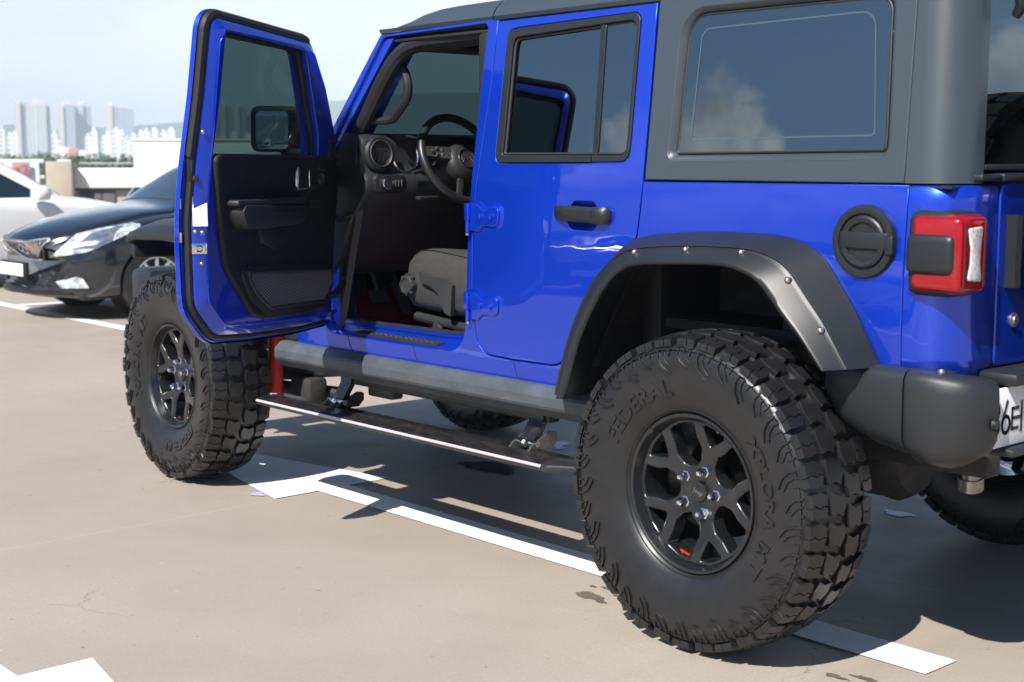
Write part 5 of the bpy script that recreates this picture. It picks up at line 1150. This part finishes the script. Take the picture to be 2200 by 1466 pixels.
        for y in (.95, 3.795):
            w = empty("wheel", (s * .79, y, .335), 0 if s < 0 else pi, root)
            b2 = MB(); b2.lathe([(.215, -.10), (.235, -.108), (.28, -.112), (.318, -.10), (.332, -.075), (.335, 0), (.332, .075), (.30, .11), (.2, .10)], (0, 0, 0), (1, 0, 0), 40); b2.build("tyre", M['rubber'], w)
            b2 = MB(); b2.lathe([(.222, -.106), (.212, -.108), (.205, -.09), (.195, -.03), (.195, .08)], (0, 0, 0), (1, 0, 0), 40)
            for k in range(10):
                a = 2 * pi * k / 10; c_, s_ = cos(a), sin(a); rot = Matrix.Rotation(-a, 3, 'X'); b2.box((-.092, .125 * s_, .125 * c_), (.016, .034, .17), .006, rot)
            b2.lathe([(.0001, -.105), (.05, -.102), (.06, -.085), (.06, -.05)], (0, 0, 0), (1, 0, 0), 24); b2.build("rim", M['alloy'], w)
            b2 = MB(); b2.cyl((-.02, 0, 0), (.05, 0, 0), .19); b2.build("brake_disc", M['dark'], w)
        for y in (.95, 3.795): wl = MB(); wl.cyl((s * .60, y, .335), (s * .63, y, .335), .36); wl.build("wheel_well", M['dark'], root)
        patch("door_handle", [(2.55, .86), (2.75, .865), (2.75, .885), (2.55, .88)], sidef(.022, s), M['chrome'], .02)
    # nose: grille with upright bars, frame, oval emblem, number plate, lower intake, lip
    G = [(-.43, .735), (-.22, .705), (0, .695), (.22, .705), (.43, .735), (.40, .66), (.30, .565), (.15, .52), (0, .512), (-.15, .52), (-.30, .565), (-.40, .66)]
    G = [(x, z) for x, z in crom([(-.46, .728), (-.25, .700), (0, .690), (.25, .700), (.46, .728), (.445, .68), (.36, .59), (.20, .530), (0, .515), (-.20, .530), (-.36, .59), (-.445, .68)], 4, True)]
    g = patch("grille", G, front(.004), M['seal'], .01)
    gb = MB(); F = front(.012)
    for k in range(-11, 12):
        x = k * .037; zt_ = .698 + abs(x) * .05; zb_ = .522 + max(0, abs(x) - .1) * .38
        if zt_ - zb_ > .03: gb.tube([F(x * .98, zb_ + .008, 0), F(x, (zt_ + zb_) / 2, 0), F(x, zt_ - .012, 0)], .0065, 6)
    gb.build("grille_bars", M['chrome'], g)
    gb = MB(); F2 = front(.012); gb.tube([F2(x, z, 0) for x, z in G], .009, 8, False, True); gb.build("grille_frame", M['chrome'], g)
    em = MB(); F3 = front(.028); em.tube([F3(.075 * cos(a), .612 + .042 * sin(a), 0) for a in [2 * pi * k / 24 for k in range(24)]], .007, 6, False, True)
    em.tube([F3(-.042, .585, 0), F3(-.022, .640, 0)], .009, 6); em.tube([F3(.022, .584, 0), F3(.042, .640, 0)], .009, 6); em.tube([F3(-.03, .604, 0), F3(.0, .616, 0), F3(.03, .620, 0)], .008, 6); em.build("emblem", M['chrome'], g)
    pb = MB(); pb.box((0, -.012, .445), (.53, .016, .115), .004); pb.box((0, .01, .445), (.56, .04, .14), .01); pb.build("plate_holder", M['seal'], root)
    pb = MB(); pb.box((0, -.0225, .445), (.520, .004, .110), .002); pb.build("number_plate", M['white'], root)
    patch("lower_intake", [(-.46, .375), (.46, .375), (.52, .30), (.40, .262), (-.40, .262), (-.52, .30)], front(.004), M['seal'], .01)
    ib = MB(); F4 = front(.012); ib.tube([F4(x, .318, 0) for x in (-.48, -.3, 0, .3, .48)], .008, 6); ib.build("intake_bar", M['flare'], root)
    lp = MB(); lp.loft([[p + Vector((0, -.03, .012)), p + Vector((0, -.02, -.02)), p + Vector((0, .12, -.03)), p + Vector((0, .12, .0))] for p in [front(0)(x, .255, 0) for x in (-.66, -.55, -.3, 0, .3, .55, .66)]], True, True); lp.build("front_lip", M['flare'], root)
    ub = MB(); ub.box((0, 2.45, .235), (1.45, 4.3, .10), .03); ub.build("underbody", M['dark'], root)
    return root
M['win_car'] = mat("dark_car_glass", (.012, .02, .024), .03, coat=1.0, spec=.9, var=.05)
M['headlamp'] = mat("headlamp_lens", (.50, .55, .60), .12, coat=1.0, metal=.25, var=.75, vscale=16)
M['lampgrey'] = mat('lamp_inner_grey', (.16, .18, .20), .15, coat=1.0, metal=.4, var=.3, vscale=30)
M['alloy'] = mat("silver_alloy", (.72, .71, .70), .25, metal=.85, var=.06)
M['carblack'] = mat("black_car_paint", (.006, .008, .012), .2, coat=1.0, coat_rough=.02, spec=.6, var=.1, vscale=400)
M['carwhite'] = mat("white_car_paint", (.80, .81, .82), .3, coat=1.0, coat_rough=.02, var=.02, vscale=400)
saloon("saloon_car", (-9.90, 1.28, 0), 0.0, M['carblack'], "glossy black saloon car parked behind the open blue door, its nose to the left")
saloon("saloon_car", (-13.82, 4.62, 0), pi, M['carwhite'], "white saloon car cut off at the left edge, parked beyond the black saloon")

saloon("saloon_car", (-4.35, -6.9, 0), pi, M['carwhite'], "white saloon car in the near-side row, opposite the blue vehicle")
saloon("saloon_car", (-9.4, -6.9, 0), pi, mat("silver_car_paint", (.45, .46, .48), .25, metal=.8, coat=1.0, var=.05, vscale=400), "silver saloon car in the near-side row beside a black one")
saloon("saloon_car", (-6.85, -6.95, 0), pi, M['carblack'], "black saloon car in the near-side row between white and silver cars")
# ------------------------------------------------------------------ edge of the deck and the city beyond
def polar(px_az, D): a = radians(px_az); return (CAM.x - D * sin(a), CAM.y + D * cos(a))
M['concrete'] = mat("beige_render", (.42, .37, .30), .8, var=.12, vscale=1.2, bump=.2, bscale=60)
M['whitewall'] = mat("white_wall_paint", (.78, .77, .74), .7, var=.05, vscale=1.0)
M['whitemetal'] = mat("white_painted_steel", (.78, .79, .80), .45, var=.04)
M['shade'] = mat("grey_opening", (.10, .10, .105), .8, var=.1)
M['signgrey'] = mat("grey_sign_board", (.28, .28, .29), .6, var=.05)
M['signred'] = mat("red_sign_paint", (.62, .08, .05), .5, var=.05)
def seg_frame(a0, a1, D):
    p = Vector((*polar(a0, D), 0)); q = Vector((*polar(a1, D), 0)); return p, (q - p).normalized(), (q - p).length
# parapet: runs left to right as seen, from azimuth a (degrees left of +Y)
def local_root(name, a0, a1, D, label, cat):
    p, d, L_ = seg_frame(a0, a1, D); r = empty(name, p, atan2(d.y, d.x)); tag(r, label, cat); return r, L_
r, L_ = local_root("parapet_wall", 65.2, 50.5, 30.5, "long low white parapet wall at the edge of the roof deck behind the saloons", "wall")
mb = MB(); mb.box((L_ / 2, .15, 1.06), (L_, .34, .40), .02); mb.build("coping_band", M['whitewall'], r)
mb = MB(); mb.box((L_ / 2, .22, .43), (L_, .2, .86)); mb.build("wall", M['concrete'], r)
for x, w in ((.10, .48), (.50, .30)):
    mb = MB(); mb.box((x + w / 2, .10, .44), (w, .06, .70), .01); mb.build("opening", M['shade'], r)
mb = MB(); mb.box((L_ / 2, .10, .835), (L_, .08, .05)); mb.build("painted_shadow_strip", M['shade'], r)  # solid dark strip painted in as the shade under the coping
mb = MB()
for k in range(9): mb.tube([(.4 + k * .45, .15, 1.25), (.4 + k * .45, .15, 1.36)], .012, 6)
mb.tube([(.1, .15, 1.36), (4.6, .15, 1.36)], .014, 6); mb.build("handrail", M['steel'], r)
r, L_ = local_root("pillar_block", 66.2, 65.25, 30.2, "beige concrete block standing between the white railing and the white parapet", "wall block")
mb = MB(); mb.box((L_ / 2, .2, .70), (L_, .5, 1.40), .02); mb.build("block", M['concrete'], r); mb = MB(); mb.box((L_ * .72, .2, 1.415), (L_ * .55, .4, .03), .008); mb.build("cap", M['whitewall'], r)
mb = MB(); mb.tube([(L_ + .03, -.08, 0), (L_ + .03, -.08, 1.25)], .022, 8); mb.build("drain_pipe", M['shade'], r)
r, L_ = local_root("steel_railing", 70.5, 66.25, 27.5, "white painted steel railing with upright posts behind the white saloon", "railing")
for z, h in ((1.40, .075), (1.115, .065), (.84, .06), (.45, .06)):
    mb = MB(); mb.box((L_ / 2, 0, z), (L_, .08, h), .01); mb.build("rail", M['whitemetal'], r)
for x in (.35, L_ - .62, L_ - .16):
    mb = MB(); mb.box((x, 0, .70), (.145, .10, 1.40), .01); mb.build("post", M['whitemetal'], r)
x0 = L_ - .39
s = MB(); s.box((0, 0, .0), (.31, .03, .25), .004); so = s.build("board", M['signgrey'])
sr = empty("fire_sign", r.matrix_world @ Vector((0, 0, 0))); bpy.context.view_layer.update()
so.parent = sr; sr.location = r.location + Vector((cos(r.rotation_euler.z), sin(r.rotation_euler.z), 0)) * x0 + Vector((0, 0, 1.24)) + Vector((sin(r.rotation_euler.z), -cos(r.rotation_euler.z), 0)) * .10; sr.rotation_euler = r.rotation_euler
tag(sr, "grey sign with red fire-hydrant mark hanging on the white steel railing", "sign")
s = MB(); s.lathe([(.0001, -.02), (.05, -.02), (.058, -.015), (.058, .01)], (-.09, 0, .01), (0, 1, 0), 20); s.box((-.085, -.018, -.03), (.07, .02, .14), .02); s.build("hydrant_mark", M['signred'], sr)
s = MB()
for (a, b_, c, d) in ((.03, .08, .12, .02), (.075, .045, .02, .06), (.075, .0, .09, .014), (.055, -.03, .014, .04), (.10, -.03, .014, .04), (.075, -.06, .06, .012)): s.box((a, -.017, b_), (c, .006, d), .001)
s.build("sign_lettering", M['signred'], sr)
r, L_ = local_root("stair_house", 62.95, 56.0, 33.0, "plain white rooftop block standing on the deck behind the parapet", "rooftop block")
mb = MB(); mb.box((L_ / 2, .9, .93), (L_, 1.8, 1.86), .02); mb.build("wall", M['whitewall'], r); mb = MB(); mb.box((L_ / 2, .9, 1.875), (L_ + .06, 1.86, .04), .01); mb.build("roof", M['whitewall'], r); mb = MB(); mb.box((.55, -.01, .75), (.5, .03, .5), .01); mb.build("vent", M['signgrey'], r)
# deck edge on the near side, behind the camera (seen only in reflections)
r = empty("parapet_wall", (0, -24, 0)); tag(r, "long white parapet wall along the near edge of the roof deck", "wall"); mb = MB(); mb.box((-6, 0, .55), (58, .3, 1.1), .03); mb.build("wall", M['whitewall'], r)
# city ground and hills
M['ground'] = mat("far_ground", (.14, .16, .12), .9, var=.4, vscale=.01)
mb = MB(); mb.v = [(-3400, -2200, -34), (2000, -2200, -34), (2000, 3600, -34), (-3400, 3600, -34)]; mb.f = [(0, 1, 2, 3)]; o = mb.build("city_ground", M['ground'], fix=False); tag(o, kind='structure')
M['hill'] = mat("wooded_hill", (.035, .060, .030), .95, var=.4, vscale=.004)
rnd = random.Random(11)
def ridge(D, pts, seed):
    """a long wooded hill: crest heights by azimuth, sloping down to both sides"""
    rn = random.Random(seed); cr = crom([(a, h * D / 4600.0 * .985) for a, h in pts], 10); rings = []
    for az, h in cr:
        h2 = h + rn.uniform(-1, 1) * D * .0007; row = []
        for f, k in ((-.16, 0), (-.08, .42), (-.03, .82), (0, 1), (.05, .8), (.16, 0)):
            x, y = polar(az, D * (1 + f)); row.append((x, y, -34 + (h2 + 34) * k + (rn.uniform(-1, 1) * D * .0008 if 0 < k < 1 else 0)))
        rings.append(row)
    m = MB(); m.loft(rings, False, False); o = m.build("hills", M['hill'], sharp=80, fix=False); tag(o, kind='structure')
ridge(2600, [(80, 110), (73, 105), (70.5, 98), (67.5, 112), (66, 96), (64.5, 104), (63, 112), (61.5, 118), (60, 132), (58, 150), (56, 185), (53, 215), (50, 222), (47, 215), (43, 180), (36, 120)], 3)
ridge(2850, [(84, 90), (75, 118), (66, 100), (58, 150), (50, 205), (44, 170), (36, 100)], 4)
# towers: each a thing with wings, roof plant
def tower_mat(name, wall, band, su, sv, fu=.55):
    m = bpy.data.materials.new(name); m.use_nodes = True; nt = m.node_tree; L = nt.links; p = nt.nodes['Principled BSDF']; p.inputs['Roughness'].default_value = .6
    tc = nt.nodes.new('ShaderNodeTexCoord'); sp = nt.nodes.new('ShaderNodeSeparateXYZ'); L.new(tc.outputs['Object'], sp.inputs[0])
    def mth(op, a, b): 
        n = nt.nodes.new('ShaderNodeMath'); n.operation = op
        for i, q in enumerate((a, b)):
            if isinstance(q, (int, float)): n.inputs[i].default_value = q
            else: L.new(q, n.inputs[i])
        return n.outputs[0]
    fz = mth('LESS_THAN', mth('FRACT', mth('DIVIDE', sp.outputs[2], sv), 0), .5)
    fx = mth('LESS_THAN', mth('FRACT', mth('DIVIDE', mth('ADD', sp.outputs[0], sp.outputs[1]), su), 0), fu)
    n = nt.nodes.new('ShaderNodeMix'); n.data_type = 'RGBA'; L.new(mth('MULTIPLY', fz, fx), n.inputs[0]); n.inputs[6].default_value = (*wall, 1); n.inputs[7].default_value = (*band, 1); L.new(n.outputs[2], p.inputs['Base Color']); return m
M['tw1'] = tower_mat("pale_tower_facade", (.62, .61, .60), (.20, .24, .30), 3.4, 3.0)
M['tw2'] = tower_mat("shaded_side_tower_facade", (.42, .46, .54), (.18, .22, .30), 3.0, 3.0, .7)  # shade on the towers' darker sides, put into the facade colour
M['tw3'] = tower_mat("cream_tower_facade", (.68, .62, .58), (.34, .34, .36), 4.0, 3.0, .4)
M['tw4'] = tower_mat("white_flats_facade", (.80, .79, .78), (.40, .42, .46), 5.0, 3.0, .4)
def azp(px): return math.degrees(YAW + math.atan((1100 - px) / 3062.7))
def zp(py, D): return CAM.z + (346.4 - py) / 3087.0 * D
def tower(px0, px1, pt, D, wings, label, crown=True, group=None):
    a0, a1 = azp(px0), azp(px1); p, d, L_ = seg_frame(a0, a1, D); r = empty("tower_block", (p.x, p.y, -34), atan2(d.y, d.x)); tag(r, label, "tower block", group); H_ = zp(pt, D) + 34
    for f0, f1, dep, hh, off, m in wings:
        mb = MB(); mb.box(((f0 + f1) / 2 * L_, off + dep / 2, H_ * hh / 2), ((f1 - f0) * L_, dep, H_ * hh), .3, None, 1); mb.build("wing", M[m], r)
    if crown: mb = MB(); mb.box((L_ * .5, 9, H_ + 1.2), (L_ * .45, 8, 4.5), .3, None, 1); mb.build("roof_plant", M['tw3'], r)
    return r
tower(44, 70, 227, 1500, [(0, .52, 16, 1.0, 0, 'tw3'), (.52, 1, 14, .985, 3, 'tw2')], "leftmost tall tower, slim, cream on one side, its shaded side coloured grey-blue")
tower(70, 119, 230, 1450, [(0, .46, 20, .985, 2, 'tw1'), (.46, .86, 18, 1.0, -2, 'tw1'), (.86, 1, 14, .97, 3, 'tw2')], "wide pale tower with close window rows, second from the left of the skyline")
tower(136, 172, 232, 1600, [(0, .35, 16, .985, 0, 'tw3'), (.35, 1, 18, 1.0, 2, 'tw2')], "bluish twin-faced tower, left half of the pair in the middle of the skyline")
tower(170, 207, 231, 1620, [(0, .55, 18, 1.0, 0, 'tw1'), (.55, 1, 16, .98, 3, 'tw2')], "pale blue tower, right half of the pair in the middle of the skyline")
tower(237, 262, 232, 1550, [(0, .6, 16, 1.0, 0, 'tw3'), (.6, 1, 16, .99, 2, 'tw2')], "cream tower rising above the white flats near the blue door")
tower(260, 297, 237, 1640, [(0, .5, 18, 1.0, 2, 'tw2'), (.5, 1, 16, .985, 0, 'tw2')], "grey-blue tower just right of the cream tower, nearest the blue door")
for px0, px1, pt in ((452, 478, 236), (480, 506, 228), (508, 536, 233), (566, 590, 240), (604, 628, 246)):
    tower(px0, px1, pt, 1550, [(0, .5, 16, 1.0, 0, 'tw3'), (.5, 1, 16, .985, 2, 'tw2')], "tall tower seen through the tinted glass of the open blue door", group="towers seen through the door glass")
lows = [(-6, 10, 291, 950), (9, 22, 283, 1050), (25, 40, 295, 1000), (36, 50, 290, 1150), (120, 134, 292, 900), (134, 140, 300, 900), (191, 206, 297, 1000), (204, 218, 285, 960), (226, 238, 300, 950), (232, 248, 292, 1100), (250, 268, 284, 900), (268, 276, 288, 1000), (274, 288, 303, 900), (288, 302, 295, 1000), (304, 318, 288, 1050), (316, 330, 286, 950), (332, 348, 283, 1000), (352, 366, 288, 1000), (366, 384, 283, 1050), (398, 420, 288, 1000), (430, 446, 292, 1000), (452, 470, 290, 950), (474, 492, 296, 950), (500, 520, 290, 950), (530, 548, 294, 950), (560, 580, 290, 950), (600, 620, 292, 950), (640, 660, 288, 950), (676, 694, 296, 950)]
for i, (a, b_, t, D) in enumerate(lows):
    p, d, L_ = seg_frame(azp(a), azp(b_), D); r = empty("apartment_block", (p.x, p.y, -34), atan2(d.y, d.x)); H_ = zp(t, D) + 34
    tag(r, "white block of flats standing low in the far skyline below the tall towers", "apartment block", "white blocks of flats")
    mb = MB(); mb.box((L_ / 2, 6, H_ / 2), (L_, 12, H_), .2, None, 1); mb.build("wall", M['tw4'], r); mb = MB(); mb.box((L_ * .5, 6, H_ + 1), (L_ * .5, 5, 2.4), .2, None, 1); mb.build("roof_plant", M['tw4'], r)
M['redroof'] = mat("red_sheet_roof", (.40, .16, .13), .7, var=.15, vscale=.1)
M['greyroof'] = mat("grey_sheet_roof", (.46, .48, .50), .6, var=.15, vscale=.1)
for i, (a, b_, t, D, m) in enumerate([(140, 158, 318, 520, 'greyroof'), (158, 170, 320, 500, 'redroof'), (178, 188, 324, 540, 'greyroof'), (128, 142, 322, 480, 'greyroof')]):
    p, d, L_ = seg_frame(azp(a), azp(b_), D); H_ = zp(t, D) + 34; r = empty("low_building", (p.x, p.y, -34), atan2(d.y, d.x))
    tag(r, ["grey-roofed low building left of the red roof", "low red-roofed building below the towers", "small grey-roofed low building right of the red roof", "small grey-roofed low building behind the beige block"][i], "low building")
    mb = MB(); mb.box((L_ / 2, 5, (H_ - 3) / 2), (L_, 10, H_ - 3)); mb.build("wall", M['tw4'], r); mb = MB(); mb.loft([[(x, -.5, H_ - 3), (x, 5, H_), (x, 10.5, H_ - 3)] for x in (-.5, L_ + .5)], True, True); mb.build("roof", M[m], r)
# belt of street trees at the foot of the flats
M['leaf'] = mat("far_tree_leaves", (.075, .105, .065), .8, var=.5, vscale=.6)
mb = MB(); rt = random.Random(21)
for k in range(150):
    az = azp(rt.uniform(-20, 700)); D = rt.uniform(240, 420); x, y = polar(az, D); h = zp(rt.uniform(326, 337), D); rad = rt.uniform(2.4, 4.6)
    for j in range(90):
        v = Vector((rt.gauss(0, 1), rt.gauss(0, 1), rt.gauss(0, .8))).normalized() * rad * rt.uniform(.45, 1.05); c = Vector((x, y, h - rad)) + v; s_ = rt.uniform(.28, .62)
        u_, w_ = frame_of(Vector((rt.gauss(0, 1), rt.gauss(0, 1), rt.gauss(0, 1) + .6)))
        mb.add([c + u_ * s_, c + w_ * s_, c - u_ * s_, c - w_ * s_], [(0, 1, 2, 3)])
    mb.cyl((x, y, -34), (x, y, h - rad), .3, seg=5)
o = mb.build("far_trees", M['leaf'], fix=False); tag(o, kind='stuff')

# air: pale blue summer haze that fades the towers and the hills
mb = MB(); mb.box((-700, 700, 57.5), (5600, 6000, 185)); hz = mb.build("haze", None); tag(hz, kind='stuff')
hm = bpy.data.materials.new("summer_haze"); hm.use_nodes = True; nt = hm.node_tree
for n in list(nt.nodes): nt.nodes.remove(n)
pv = nt.nodes.new('ShaderNodeVolumePrincipled'); pv.inputs['Color'].default_value = (0.76, 0.89, 1.0, 1); pv.inputs['Density'].default_value = 0.00042; pv.inputs['Anisotropy'].default_value = -0.38
ou = nt.nodes.new('ShaderNodeOutputMaterial'); nt.links.new(pv.outputs[0], ou.inputs['Volume']); hz.data.materials.append(hm)
